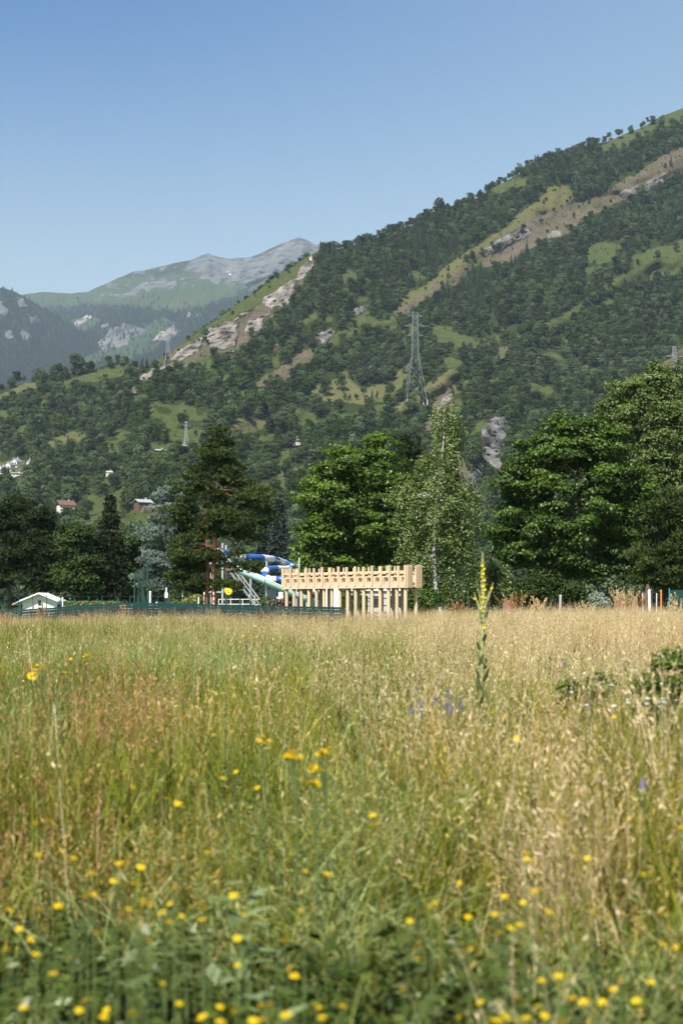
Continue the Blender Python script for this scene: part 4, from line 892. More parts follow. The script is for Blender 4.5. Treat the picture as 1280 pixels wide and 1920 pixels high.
def pavilion():
    A = np.array([-2.62, 63.0]); B = np.array([2.65, 58.0]); Ln = float(np.hypot(*(B - A))); rz = math.atan2(B[1] - A[1], B[0] - A[0])
    base = (A[0], A[1], float(ground_z(A[0], A[1])) - 0.02)
    r = empty('timber_pavilion', base, rz)
    tag(r, 'raised pale timber structure with a crenellated slatted parapet on many posts', 'pavilion')
    nb = 15; w = Ln / nb; Dp = 0.92; rng = np.random.default_rng(3)
    wbox('bottom_beam', [(0.004, Ln - 0.004, -0.02, 0.09, 1.90, 1.985)], r, 'woodh')
    wbox('deck', [(0.03, Ln - 0.03, 0.093, Dp - 0.003, 1.915, 1.962)], r, 'woodh')
    wbox('top_rail', [(0.004, Ln - 0.004, 0.022, 0.085, 2.525, 2.60)], r, 'woodh')
    wbox('middle_rail', [(0.006, Ln - 0.006, 0.024, 0.087, 2.345, 2.392)], r, 'woodh')
    hts = [2.80, 2.83, 2.80, 2.82, 2.79, 2.83]
    for i in range(nb + 1):
        x = min(i * w, Ln - 0.11) ; z1 = hts[i % 6]
        wbox('main_batten', [(x, x + 0.105, -0.045, 0.019, 1.988, z1)], r, seed=i)
    for i in range(nb):
        x = i * w
        wbox('panel', [(x + 0.108, x + 0.212, 0.0, 0.03, 1.988, 2.34), (x + 0.215, x + w - 0.003, 0.052, 0.075, 1.988, 2.175)], r, seed=i)
        # niche: a little box, open to the front, behind the panel line
        wbox('niche', [(x + 0.215, x + w - 0.003, 0.078, 0.30, 2.150, 2.172), (x + 0.215, x + w - 0.003, 0.302, 0.325, 2.150, 2.342), (x + 0.205, x + 0.213, 0.05, 0.30, 2.176, 2.342)], r, seed=i)
        if rng.random() < 0.75: wbox('short_batten', [(x + 0.108 + 0.10 * (i % 3), x + 0.172 + 0.10 * (i % 3), 0.09, 0.14, 2.40, hts[(i + 2) % 6] - 0.03)], r, seed=i)
        else: wbox('short_batten', [(x + 0.25, x + 0.36, 0.088, 0.13, 2.40, hts[(i + 1) % 6] - 0.01)], r, seed=i)
        # back wall boards, with gaps that let light through above the niches
        wbox('back_board', [(x + 0.02, x + w * 0.55, Dp - 0.03, Dp, 1.966, 2.46 + 0.10 * rng.random()), (x + w * 0.62, x + w - 0.01, Dp - 0.028, Dp - 0.002, 1.966, 2.40)], r, seed=i)
    wbox('back_rail', [(0, Ln, Dp - 0.07, Dp - 0.032, 2.50, 2.57)], r, 'woodh')
    # right end: vertical boards with a narrow slot
    for k, (y0, y1, z1) in enumerate([(0.02, 0.12, 2.83), (0.16, 0.22, 2.83), (0.27, 0.34, 2.82), (0.54, 0.62, 2.82), (0.66, 0.73, 2.84), (0.77, 0.83, 2.84), (0.86, Dp, 2.84)]):
        wbox('end_board', [(Ln + 0.004, Ln + 0.05, y0, y1, 1.90, z1)], r, seed=40 + k)
    wbox('end_panel', [(Ln - 0.022, Ln + 0.001, 0.10, 0.34, 1.992, 2.78), (Ln - 0.022, Ln + 0.001, 0.55, Dp - 0.08, 1.992, 2.78), (Ln - 0.023, Ln + 0.001, 0.342, 0.545, 1.992, 2.12)], r, seed=60)
    for k, (y0, y1) in enumerate([(0.02, 0.25), (0.35, 0.6), (0.7, Dp)]):
        wbox('end_board', [(-0.05, -0.004, y0, y1, 1.90, 2.80)], r, seed=70 + k)
    # round posts: a front row and a rear row
    for i in range(16):
        x = 0.16 + i * (Ln - 0.32) / 15; MBp = MB().tube([(x, 0.12, 0), (x, 0.12, 1.898)], 0.075, 12)
        o = MBp.build('post', M['wood'], r, False); tone_attr(o, rng.random())
    for i in range(12):
        x = 0.35 + i * (Ln - 0.6) / 11 + rng.normal(0, 0.06); o = MB().tube([(x, Dp - 0.13, 0), (x, Dp - 0.13, 1.912)], 0.075, 12).build('post', M['wood'], r, False); tone_attr(o, rng.random())
    return r
def tone_attr(o, t):
    a = o.data.attributes.new('tone', 'FLOAT', 'FACE'); a.data.foreach_set('value', np.full(len(o.data.polygons), t, np.float32))
pavilion()

# ------------------------------------------------------------------ water slide, pool gear, hut, fence
M['white'] = plain('white_paint', (0.78, 0.78, 0.76), 0.45, var=0.05)
M['offwhite'] = plain('weathered_white', (0.62, 0.62, 0.6), 0.6, var=0.12)
M['blue'] = plain('blue_fibreglass', (0.03, 0.11, 0.38), 0.3, var=0.12)
M['slidewhite'] = plain('white_fibreglass', (0.74, 0.76, 0.78), 0.3, var=0.06)
M['aqua'] = plain('pale_aqua_fibreglass', (0.42, 0.68, 0.66), 0.3, var=0.10)
M['teal'] = plain('dark_teal_paint', (0.006, 0.040, 0.038), 0.45, var=0.15)
M['darkpanel'] = plain('near_black_green', (0.008, 0.014, 0.011), 0.9)
M['tealpost'] = plain('green_post_paint', (0.012, 0.085, 0.062), 0.45, var=0.12)
M['steel'] = plain('galvanised_steel', (0.50, 0.52, 0.53), 0.45, 0.4, var=0.1)
M['greybox'] = plain('grey_cabinet_paint', (0.40, 0.42, 0.44), 0.5, var=0.08)
M['dark'] = plain('dark_opening', (0.02, 0.02, 0.022), 0.4)
M['brown'] = plain('dark_brown_boards', (0.06, 0.035, 0.025), 0.8)
M['yellow'] = plain('yellow_sign_paint', (0.86, 0.62, 0.03), 0.5)
M['orange'] = plain('orange_sign_paint', (0.75, 0.2, 0.04), 0.5)
M['red'] = plain('red_band_paint', (0.55, 0.07, 0.05), 0.5)
M['terracotta'] = plain('terracotta_panel', (0.25, 0.125, 0.09), 0.75, var=0.2)
M['glass'] = plain('dark_window_glass', (0.03, 0.035, 0.04), 0.1)
M['roofgrey'] = plain('grey_slate_roof', (0.24, 0.25, 0.27), 0.55, var=0.2, scale=2)
M['roofpale'] = plain('pale_metal_roof', (0.42, 0.46, 0.50), 0.4, 0.2, var=0.1, scale=2)
M['roofrust'] = plain('rust_red_roof', (0.15, 0.075, 0.05), 0.7, var=0.3, scale=1.5)
M['render'] = plain('white_render', (0.70, 0.68, 0.63), 0.8, var=0.08)
M['rendergrey'] = plain('grey_render', (0.46, 0.45, 0.43), 0.8, var=0.1)
M['chaletwood'] = plain('brown_chalet_timber', (0.13, 0.065, 0.035), 0.75, var=0.3)
M['pylon'] = plain('weathered_pylon_steel', (0.34, 0.37, 0.38), 0.5, 0.3, var=0.1)
M['concrete'] = plain('pale_concrete', (0.38, 0.37, 0.35), 0.8)

def catmull(pts, n):
    p = np.asarray(pts, float); p = np.vstack([2 * p[0] - p[1], p, 2 * p[-1] - p[-2]]); out = []
    for i in range(1, len(p) - 2):
        t = np.linspace(0, 1, n, endpoint=False)[:, None]
        out.append(0.5 * (2 * p[i] + (p[i + 1] - p[i - 1]) * t + (2 * p[i - 1] - 5 * p[i] + 4 * p[i + 1] - p[i + 2]) * t ** 2 + (3 * p[i] - p[i - 1] - 3 * p[i + 1] + p[i + 2]) * t ** 3))
    return np.vstack(out + [p[-2][None]])
def water_slide():
    D0 = 118.0; KS = D0 / 150
    g0 = ground_pt(460, D0); r = empty('water_slide', g0); tag(r, 'water slide with a blue and white tube and a pale aqua chute', 'water slide')
    def w(u, v, dd=0): return at(u, v, D0 + dd) - g0
    path = [w(396, 1032, 4), (w(425, 1037, 1)), w(455, 1043, 0), w(500, 1047, 2), w(518, 1050, 8), w(536, 1056, 14), w(556, 1063, 11), w(540, 1067, 4), w(508, 1067, 0), w(494, 1076, -1), w(505, 1086, -2), w(530, 1087, -2), w(556, 1094, -3), w(590, 1108, -3), w(612, 1130, -3)]
    c = catmull(path, 10); seg = 7; R0 = px(6.5, D0)
    for i, k in enumerate(range(0, len(c) - 1, seg)):
        p = c[k:k + seg + 1]
        if len(p) < 2: continue
        name, mat = ('tube_segment', M['slidewhite'] if i % 2 == 0 else M['blue'])
        MB().tube(p, R0, 14, False).build(name, mat, r, True)
        T = p[0] + (p[1] - p[0]) * 0.01; MB().tube([p[0], p[0] + (p[1] - p[0]) / np.linalg.norm(p[1] - p[0]) * 0.12], R0 * 1.1, 14, True).build('flange', mat, r)
    # open chute: a half pipe from the tower down to the pool
    q = catmull([w(418, 1052, -4), w(440, 1062, -4), w(498, 1086, -5), (w(548, 1108, -5)), w(600, 1128, -5), w(640, 1141, -5)], 12)
    T = np.gradient(q, axis=0); T /= np.linalg.norm(T, axis=1)[:, None]; Sd = np.cross(T, [0, 0, 1.]); Sd /= np.linalg.norm(Sd, axis=1)[:, None]; Up = np.cross(Sd, T)
    th = np.linspace(-np.pi, 0, 11); th = np.concatenate([th, th[::-1]]); rad = np.concatenate([np.full(11, 0.50 * KS), np.full(11, 0.56 * KS)])
    V = q[:, None] + (rad * np.cos(th))[None, :, None] * Sd[:, None] + (rad * np.sin(th))[None, :, None] * Up[:, None]
    n, k = V.shape[:2]; i, j = np.meshgrid(np.arange(n - 1), np.arange(k), indexing='ij'); j2 = (j + 1) % k
    Q = np.stack([i * k + j, i * k + j2, (i + 1) * k + j2, (i + 1) * k + j], -1).reshape(-1, 4)
    link('chute', mesh_data('chute', V.reshape(-1, 3), [Q], M['aqua'], smooth=True), r)
    mb = MB()
    for s in (0.55 * KS, -0.55 * KS): mb.tube(q + Sd * s + Up * 0.02, 0.05, 6, False)
    mb.build('chute_rim', M['slidewhite'], r)
    # supports and tower with stairs
    for u, v in [(470, 1049), (500, 1052), (530, 1092), (556, 1098), (575, 1117)]:
        p = w(u, v); MB().tube([(p[0], p[1], 0), p], 0.09, 8).build('support_column', M['steel'], r)
    x0, x1 = w(392, 0)[0], w(420, 0)[0]; zt = w(0, 1056)[2]
    for x in (x0, x1):
        for y in (-1.5, 2.0): MB().box(x - .07, x + .07, y - .07, y + .07, 0, zt + 1.6).build('tower_leg', M['steel'], r)
    MB().box(x0 - .15, x1 + .15, -1.65, 2.15, zt - 0.12, zt).box(x0 - .1, x1 + .1, -1.6, 2.1, zt / 2 - .1, zt / 2).build('tower_platform', M['steel'], r)
    mb = MB()
    for z in (zt + .5, zt + 1.0): 
        for y in (-1.5, 2.0): mb.bar((x0, y, z), (x1, y, z), 0.04)
    mb.build('tower_railing', M['white'], r)
    st = MB(); a = np.array([x1, -1.2, zt]); b = w(500, 1136) ; b[1] = -1.2; b[2] = 0.1
    for s in (0, 0.9):
        st.bar(a + [0, s, 0], b + [0, s, 0], 0.07)
        st.bar(a + [0, s, .9], b + [0, s, .9], 0.045); st.bar(a + [0, s, .5], b + [0, s, .5], 0.035)
    for t in np.linspace(0, 1, 22): p = a + (b - a) * t; st.box(p[0] - .14, p[0] + .14, -1.2, -0.3, p[2] - .02, p[2] + .02)
    for t in np.linspace(0, 1, 9): p = a + (b - a) * t; st.bar(p, p + [0, 0, .9], 0.035)
    st.build('staircase', M['steel'], r)
water_slide()

def pool_railing(u0, u1, d, v_top, label, rails=3):
    a, b = ground_pt(u0, d), ground_pt(u1, d); r = empty('pool_railing', a); tag(r, label, 'railing'); Lh = b[0] - a[0]; h = at(u0, v_top, d)[2] - a[2]
    mb = MB()
    for k in range(rails): z = h * (1 - k / rails); mb.bar((0, 0, z), (Lh, 0, z), 0.045)
    mb.build('rail', M['offwhite'], r)
    for x in np.linspace(0, Lh, int(Lh / 1.4) + 2): MB().box(x - .035, x + .035, -.035, .035, 0, h + .02).build('upright', M['offwhite'], r)
pool_railing(410, 500, 128, 1124, 'white pool railing in front of the slide stairs', 4)
pool_railing(655, 742, 120, 1122, 'white railing seen between the right-hand timber posts', 3)
def box_thing(name, u0, u1, v0, d, depth, mat, label, cat, extra=None, bevel=None):
    a, b = ground_pt(u0, d), ground_pt(u1, d); w_ = b[0] - a[0]; h = at(u0, v0, d)[2] - a[2]
    r = empty(name, a); tag(r, label, cat); MB().box(0, w_, 0, depth, 0, h).build('body', mat, r)
    if extra: extra(r, w_, h, depth)
    return r
def cab(r, w, h, dp):
    MB().box(-.03, w + .03, -.03, dp + .03, h + .002, h + .06).build('lid', M['greybox'], r)
    for k in range(2): 
        x = w * k / 2; MB().box(x + .02, x + w / 2 - .02, -.025, -.002, h * .06, h * .97).build('door', M['greybox'], r)
        MB().box(x + w * .22, x + w * .28, -.05, -.027, h * .48, h * .54).build('handle', M['dark'], r)
    MB().tube([(w / 2, dp / 2, h + .06), (w / 2, dp / 2, h + .35)], 0.05, 8).build('vent_pipe', M['steel'], r)
box_thing('electric_cabinet', 500, 518, 1107, 108, 0.5, M['greybox'], 'grey double-door cabinet right of the thin green pole', 'cabinet', cab)
def wb(r, w, h, dp):
    MB().box(w * .25, w * .95, .05, dp - .05, h + .002, h + .38).build('hood', M['offwhite'], r); MB().box(w * .4, w * .46, -.02, -.002, h * .4, h * .6).build('latch', M['dark'], r)
box_thing('pump_box', 518.5, 531, 1119, 110, 0.6, M['white'], 'white equipment box touching the grey cabinet', 'box', wb)
def wall_x(r, w, h, dp):
    MB().box(-.04, w + .04, -.03, dp + .03, h + .002, h + .08).build('coping', M['white'], r)
    for k in (1, 2): MB().box(w * k / 3 - .012, w * k / 3 + .012, -.012, -.002, 0.02, h - .02).build('joint_strip', M['greybox'], r)
box_thing('white_wall', 610, 638, 1098, 96, 0.3, M['white'], 'plain white wall panel behind the posts of the timber structure', 'wall', wall_x)
def ext_wall(r, w, h, dp):
    MB().box(-.3, w + .3, -.25, dp + .25, h + .002, h + .28).build('flat_roof', M['white'], r)
    for k in range(3): x = w * (k + .5) / 3; MB().box(x - .7, x + .7, -.03, -.002, h * .35, h * .8).build('window', M['glass'], r)
box_thing('pool_building', 655, 760, 1108, 165, 4, M['rendergrey'], 'low pool building with a white flat roof glimpsed behind the hedge', 'building', ext_wall)

def hut():
    d = 125.0; a = ground_pt(43, d); b = ground_pt(107, d); W_ = b[0] - a[0]; rz = 0.0
    r = empty('white_hut', a, rz); tag(r, 'small white hut with a gabled roof and a tiny two-pane window', 'hut')
    zb = a[2]; he = at(0, 1127, d)[2] - zb; hr = at(0, 1114, d)[2] - zb; D_ = 3.2
    mb = MB(); mb.poly_prism([(0, 0, 0), (W_, 0, 0), (W_, 0, he), (W_ / 2, 0, hr), (0, 0, he)], (0, D_, 0)); mb.build('wall', M['white'], r)
    mb = MB(); ov = 0.55; sl = (hr - he) / (W_ / 2); e = 0.22; t = 0.13
    for s in (-1, 1):
        xe = W_ / 2 + s * (W_ / 2 + e); ze = hr - sl * (W_ / 2 + e)
        mb.poly_prism([(W_ / 2, -ov, hr + .01), (xe, -ov, ze + .01), (xe, -ov, ze + .01 + t), (W_ / 2, -ov, hr + .01 + t)][::s], (0, D_ + ov + .3, 0))
    mb.build('roof', M['white'], r)
    for z0 in (0.36, 0.72):
        f = MB().box(W_ * .44, W_ * .56, -.03, -.002, z0 * he * 1.05, z0 * he * 1.05 + .30 * he).build('window', M['offwhite'], r); MB().box(W_ * .455, W_ * .545, -.045, -.032, z0 * he * 1.05 + .02, z0 * he * 1.05 + .28 * he).build('pane', M['glass'], f)
    mb = MB(); mb.poly_prism([(-.9, -.2, he * .78), (-.24, -.2, he * .99), (-.24, -.2, he * 1.03), (-.9, -.2, he * .82)], (0, D_, 0)); mb.build('lean_to_roof', M['offwhite'], r)
    MB().box(-.85, -.78, .2, .27, 0, he * .79).build('lean_to_post', M['brown'], r)
    MB().box(W_ + .004, W_ + .45, .3, D_ - .1, 0, he * .82).build('right_side_block', M['brown'], r)  # dark brown block in place of the hut's right side wall
hut()
def rod_thing(name, u, d, vt, wpx, mat, label, cat, cap=None, lean=0.0, group=None, k=8):
    a = ground_pt(u, d); h = at(u, vt, d)[2] - a[2]; rr = px(wpx, d) / 2
    r = empty(name, a); tag(r, label, cat, group)
    MB().tube([(0, 0, 0), (lean, 0, h)], rr, k).build('shaft', mat, r); MB().tube([(lean, 0, h + .002), (lean, 0, h + .03 + rr * .6)], [rr * 1.15, rr * .5], k).build('cap', cap or mat, r)
    return r
rod_thing('white_post', 118, 112, 1121, 2.6, M['white'], 'single thick white post just right of the white hut', 'post')
rod_thing('white_marker', 292, 80, 1130, 2.6, M['white'], 'short leaning white marker left of the white sign board', 'marker', lean=.06)
rod_thing('white_marker', 372.5, 80, 1122, 2.6, M['white'], 'short white marker beside the yellow-green bush', 'marker')
rod_thing('white_pillar', 282, 125, 1110, 4.5, M['offwhite'], 'pale round pillar just right of the tall green net posts', 'pillar')
rod_thing('green_pole', 497, 76, 1088, 1.5, M['tealpost'], 'thin dark green pole left of the grey cabinet', 'pole')
rod_thing('white_pole', 561, 100, 1047, 1.8, M['white'], 'thin white pole tip above the left end of the timber structure', 'pole')
for u, lb in ((383, 'red and white striped pole left of the orange pine trunks'), (401, 'red and white striped pole right of the orange pine trunks')):
    d = 84; a = ground_pt(u, d); h = at(u, 1110, d)[2] - a[2]; r = empty('striped_pole', a); tag(r, lb, 'pole', 'red and white striped poles'); n = 12
    for k in range(n): MB().tube([(0, 0, h * k / n), (0, 0, h * (k + 1) / n)], .042, 8).build('band', M['white'] if k % 2 else M['red'], r)
def board(u, d, v0, v1, wpx, label):
    a = ground_pt(u, d); z0, z1 = at(u, v1, d)[2] - a[2], at(u, v0, d)[2] - a[2]; w_ = px(wpx, d); r = empty('sign_board', a); tag(r, label, 'sign')
    MB().tube([(0, .03, 0), (0, .03, z1)], .035, 8).build('sign_post', M['tealpost'], r); MB().box(-w_ / 2, w_ / 2, -.02, .0, z0, z1).build('plate', M['white'], r); MB().box(-w_ / 4, w_ / 4, -.02, .0, z1 + .004, z1 + .3).build('top_plate', M['offwhite'], r)
board(312, 84, 1111, 1121, 5.5, 'white sign board on a green post under the blue-grey cedar')
board(343, 120, 1113, 1119, 4, 'small pale sign between the cedar and the pine')
def sun_sign():
    d = 86; a = ground_pt(428, d); c = at(428, 1108.5, d) - a; Rr = px(6.8, d); r = empty('sun_sign', a); tag(r, 'yellow sun-shaped sign with pointed rays in front of the tall pine', 'sign')
    n = 13; k = 2 * n; th = np.linspace(0, 2 * np.pi, k, endpoint=False) + .1; rad = np.where(np.arange(k) % 2 == 0, Rr * 1.28, Rr * .86) * (1 + .1 * np.sin(th * 3))
    pts = np.stack([c[0] + rad * np.cos(th), np.full(k, -.05), c[2] + rad * .86 * np.sin(th) - .18 * rad * np.cos(th)], -1); MB().poly_prism(pts, (0, .04, 0)).build('sun_disc', M['yellow'], r)
    mb = MB(); mb.tube([c + [-Rr * .35, -.07, .02], c + [0, -.07, -.06], c + [Rr * .4, -.07, -.04]], .022, 6); mb.build('smile', M['orange'], r)
    MB().tube([(c[0], .05, 0), (c[0], .05, c[2])], .03, 6).build('sign_post', M['teal'], r)
sun_sign()
def ball_net():
    d = 74; a = ground_pt(265, d); r = empty('ball_net', a); tag(r, 'tall green ball-stop net on five posts', 'net')
    tops = [(252.5, 1075, 0, 2.4), (260.5, 1068, .6, 2.0), (265.5, 1091, 1.6, 1.6), (268.5, 1068, 2.0, 2.0), (277.5, 1057, -.2, 2.4)]
    P = []
    for u, v, dy, wp in tops:
        p = at(u, v, d + dy) - a; P.append(p); MB().tube([(p[0], dy, 0), p], px(wp, d) / 2, 8).build('net_post', M['tealpost'], r)
    MB().bar((P[3][0], 2.0, P[3][2] * .62), (P[4][0], -.2, .2), .03, 6).build('brace', M['tealpost'], r)
    for i, j in ((0, 1), (1, 3), (3, 4)):
        mb = MB(); A, B = P[i], P[j]
        for t in np.linspace(0, 1, 6)[1:-1]: p = A + (B - A) * t; mb.bar((p[0], p[1], .1), p, .007, 3)
        for t in np.linspace(.04, 1, 16): mb.bar((A[0], A[1], A[2] * t), (B[0], B[1], B[2] * t), .007, 3)
        mb.build('netting', M['dark'], r)
ball_net()
def band_fence():
    us = [-120, 0, 40, 90, 160, 210, 250, 320, 400, 480, 560, 648]; top = [1149, 1145, 1143, 1140, 1134, 1132, 1130.5, 1131, 1133, 1135.5, 1137, 1138.5]
    dd = [70, 69, 69, 68, 67, 66, 65, 63, 61, 59, 57, 55.5]
    q = np.array([at(u, v, d) for u, v, d in zip(us, top, dd)]); g0 = ground_pt(320, 63); r = empty('green_fence', g0); tag(r, 'long low dark teal band fence along the far edge of the meadow', 'fence')
    q = q - g0; t = np.linspace(0, len(q) - 1, 80); q = np.stack([np.interp(t, np.arange(len(q)), q[:, i]) for i in range(3)], -1)
    def strip(z0, z1, th, name, mat):
        V = np.concatenate([q + [0, 0, z0], q + [0, th, z0], q + [0, th, z1], q + [0, 0, z1]]); n = len(q); i = np.arange(n - 1)
        Q = np.vstack([np.stack([i + a * n, i + 1 + a * n, i + 1 + b * n, i + b * n], -1) for a, b in ((0, 3), (3, 2), (2, 1), (1, 0))]); link(name, mesh_data(name, V, [Q], mat), r)
    strip(-.09, 0, .05, 'top_rail', M['teal']); strip(-.24, -.10, .035, 'band_panel', M['teal']); strip(-.36, -.25, .05, 'lower_rail', M['dark'])
    strip(-.60, -.365, .02, 'lower_panel', M['darkpanel'])  # near-black strip filling the gap below the rails
    for i in range(2, 78, 3):
        p = q[i]; gz = float(ground_z(p[0] + g0[0], p[1] + g0[1])) - g0[2]; tall = 0.28 if i % 6 == 2 else 0.01
        MB().box(p[0] - .025, p[0] + .025, p[1] + .055, p[1] + .105, gz, p[2] + tall).build('fence_post', M['tealpost'], r)
band_fence()
# wire fence behind, thin posts and wires
def wire_fence():
    d = 104; a = ground_pt(60, d); r = empty('wire_fence', a); tag(r, 'thin green wire fence on slim posts behind the band fence', 'fence'); mb = MB()
    us = np.arange(10, 372, 26.0); P = [at(u, 1117, d) - a for u in us]
    for p in P: MB().tube([(p[0], 0, -.1), (p[0], 0, p[2])], .03, 6).build('fence_post', M['tealpost'], r)
    for z in (.5, 1.0, 1.45, 1.9): mb.bar((P[0][0], 0, z), (P[-1][0], 0, z), .008, 3)
    mb.build('fence_wire', M['tealpost'], r)
wire_fence()

# parked cars behind the low hedge
def car(u, d, L_, mat, label, rz=0.0):
    g0 = ground_pt(u, d); r = empty('parked_car', g0, rz); tag(r, label, 'car', 'cars parked behind the low hedge')
    prof = [(-L_ / 2, .35), (-L_ / 2, .75), (-L_ / 2 + .15, .85), (-L_ * .27, .92), (-L_ * .14, 1.38), (L_ * .2, 1.42), (L_ * .36, .98), (L_ / 2 - .05, .88), (L_ / 2, .6), (L_ / 2, .35)]
    MB().poly_prism([(x, -.82, z) for x, z in prof], (0, 1.64, 0)).build('body', mat, r)
    for s in (-.845, .825):
        MB().poly_prism([(-L_ * .235, s, .95), (L_ * .0, s, .95), (L_ * .0, s, 1.33), (-L_ * .125, s, 1.33)], (0, .02, 0)).build('window', M['glass'], r); MB().poly_prism([(L_ * .02, s, .95), (L_ * .31, s, .97), (L_ * .19, s, 1.35), (L_ * .02, s, 1.33)], (0, .02, 0)).build('window', M['glass'], r)
    for x in (-L_ * .3, L_ * .3):
        for s in (-.86, .66): 
            w_ = MB().tube([(x, s, .33), (x, s + .2, .33)], .33, 16).build('wheel', M['dark'], r); MB().tube([(x, s - .01 if s < 0 else s + .2, .33), (x, s if s < 0 else s + .21, .33)], .2, 12).build('rim', M['steel'], w_)
    MB().box(-L_ / 2 - .02, -L_ / 2 - .002, -.7, -.45, .6, .74).build('headlight', M['white'], r); MB().box(-L_ / 2 - .02, -L_ / 2 - .002, .45, .7, .6, .74).build('headlight', M['white'], r)
    return r
car(142, 128, 4.3, M['white'], 'long white car, leftmost of those behind the low hedge')
car(186, 124, 3.9, plain('pale_blue_car_paint', (.45, .52, .62), .25), 'pale blue-grey car in the middle behind the low hedge', .4)
car(215, 130, 3.8, M['white'], 'white car nearest the green net posts behind the low hedge', -.3)
car(263, 132, 4.2, M['white'], 'white car seen through the green net posts', 0)

# right edge: posts, panels, screen, stump
rod_thing('white_stake', 1205, 62, 1114, 3.0, M['offwhite'], 'shorter white stake left of the thick white stake', 'stake', lean=-.03)
rod_thing('white_stake', 1218, 62, 1108, 5.2, M['white'], 'thick white stake right of the brown panels', 'stake', lean=-.04)
rod_thing('white_stake', 1230, 62, 1114, 2.0, M['offwhite'], 'thin grey-white stake left of the orange marker', 'stake')
rod_thing('orange_marker', 1238.5, 66, 1108, 3.0, M['orange'], 'slim orange marker between the stakes and the blue-green post', 'marker')
rod_thing('old_stump', 1048, 60, 1118, 5, M['concrete'], 'pale weathered stump standing in the dry grass under the dark maple', 'stump', lean=.05, k=7)
def panel(u0, u1, d, v0, label):
    a, b = ground_pt(u0, d), ground_pt(u1, d); w_ = b[0] - a[0]; h = at(u0, v0, d)[2] - a[2]; r = empty('brown_panel', a); tag(r, label, 'panel', 'red-brown panels behind the reeds')
    MB().poly_prism([(0, 0, .05), (w_, 0, .05), (w_, 0, h * .86), (w_ * .55, 0, h), (0, 0, h * .9)], (0, .05, 0)).build('board', M['terracotta'], r)
    for x in (.04, w_ - .04): MB().box(x - .03, x + .03, .052, .1, 0, h * .8).build('leg', M['brown'], r)
panel(1151, 1171, 64, 1112, 'larger red-brown panel half hidden by reeds'); panel(1178, 1195, 64, 1116, 'smaller red-brown panel right of the reeds')
panel(942, 968, 70, 1124, 'low red-brown panel peeping over dry grass right of the mullein')
def screen():
    d = 68; a = ground_pt(1254, d); r = empty('green_screen', a); tag(r, 'blue-green post fence with a dark green screen at the right edge', 'screen'); h = at(0, 1103, d)[2] - a[2]
    for x in (0, 1.15, 2.3): MB().tube([(x, 0, 0), (x, 0, h)], .035, 8).build('screen_post', plain('blue_green_paint', (.03, .22, .24), .4), r)
    MB().box(.06, 2.28, .04, .06, .7, h - .08).build('screen_cloth', M['teal'], r); MB().bar((0, -.01, h * .45), (2.3, -.01, h * .45), .02, 6).build('screen_rail', M['tealpost'], r)
screen()

# ------------------------------------------------------------------ houses on the slope
def house(name, u, v, wpx, hpx, label, roof='roofgrey', wall='render', upper=None, depth=1.0, rz=0.35, gable=True, cat='house', rh=0.35, nwin=2, balcony=False, ex=None):
    p = hill_at(u, v); d = p[1] - 4; w_ = px(wpx, d); h = px(hpx, d); dp = w_ * depth
    loc = at(u, v, d); r = empty(name, loc, rz); tag(r, label, cat, 'houses on the valley side')
    hw = h * (1 - rh)
    MB().poly_prism([(-w_ / 2, 0, -3), (w_ / 2, 0, -3), (w_ / 2, 0, hw), (0, 0, h * .97), (-w_ / 2, 0, hw)], (0, dp, 0)).build('wall', M[wall], r) if gable else MB().box(-w_ / 2, w_ / 2, 0, dp, -3, hw).build('wall', M[wall], r)
    mb = MB(); o = w_ * .09; t = max(.25, h * .05)
    if gable:
        sl = (h - hw) / (w_ / 2)
        for s in (-1, 1): mb.poly_prism([(0, -o * 1.3, h), (s * (w_ / 2 + o), -o * 1.3, h - sl * (w_ / 2 + o)), (s * (w_ / 2 + o), -o * 1.3, h - sl * (w_ / 2 + o) + t), (0, -o * 1.3, h + t)][::s], (0, dp + 2.6 * o, 0))
    else:
        for s in (0, 1):
            y0, y1 = (-o, dp / 2) if s == 0 else (dp + o, dp / 2)
            mb.poly_prism([(-w_ / 2 - o, y0, hw - .1), (-w_ / 2 - o, y1, h), (-w_ / 2 - o, y1, h + t), (-w_ / 2 - o, y0, hw - .1 + t)][::(1 if s else -1)], (w_ + 2 * o, 0, 0))
    rf = mb.build('roof', M[roof], r); MB().box(w_ * .18, w_ * .18 + .7, dp * .45, dp * .45 + .7, h * .8, h + 1.2).build('chimney', M['rendergrey'], rf)
    if upper: MB().box(-w_ / 2 - .05, w_ / 2 + .05, -.12, -.01, hw * .52, hw * .98).build('timber_cladding', M[upper], r)
    for k in range(nwin):
        for fl in (.18, .62):
            x = (-.5 + (k + .5) / nwin) * w_; f = MB().box(x - w_ * .07, x + w_ * .07, -.2, -.13, hw * fl, hw * (fl + .2)).build('window', M['dark'], r); MB().box(x - w_ * .05, x + w_ * .05, -.24, -.205, hw * fl + .15, hw * (fl + .2) - .15).build('pane', M['glass'], f)
    if balcony: MB().box(-w_ / 2 - .2, w_ / 2 + .2, -1.3, -.25, hw * .47, hw * .5).box(-w_ / 2 - .2, w_ / 2 + .2, -1.3, -1.2, hw * .5, hw * .64).build('balcony', M['chaletwood'], r)
    return r
house('mountain_house', 27, 876, 13, 17, 'highest white gabled house of the stepped row at far left', rz=-.45, balcony=True, depth=1.1)
house('mountain_house', 15, 882, 13, 16, 'middle white gabled house of the stepped row at far left', rz=-.45, balcony=True, depth=1.1)
house('mountain_house', 1, 888, 13, 15, 'lowest white house of the stepped row, cut by the left edge', rz=-.45, balcony=True, depth=1.1)
house('mountain_house', 55, 872, 8, 11, 'narrow white house front half hidden by trees right of the stepped row', nwin=1, depth=1.2)
house('garage_row', 33, 891, 18, 5, 'low white flat garage below the stepped row of houses', 'render', 'render', gable=False, rh=.2, nwin=3, cat='garage')
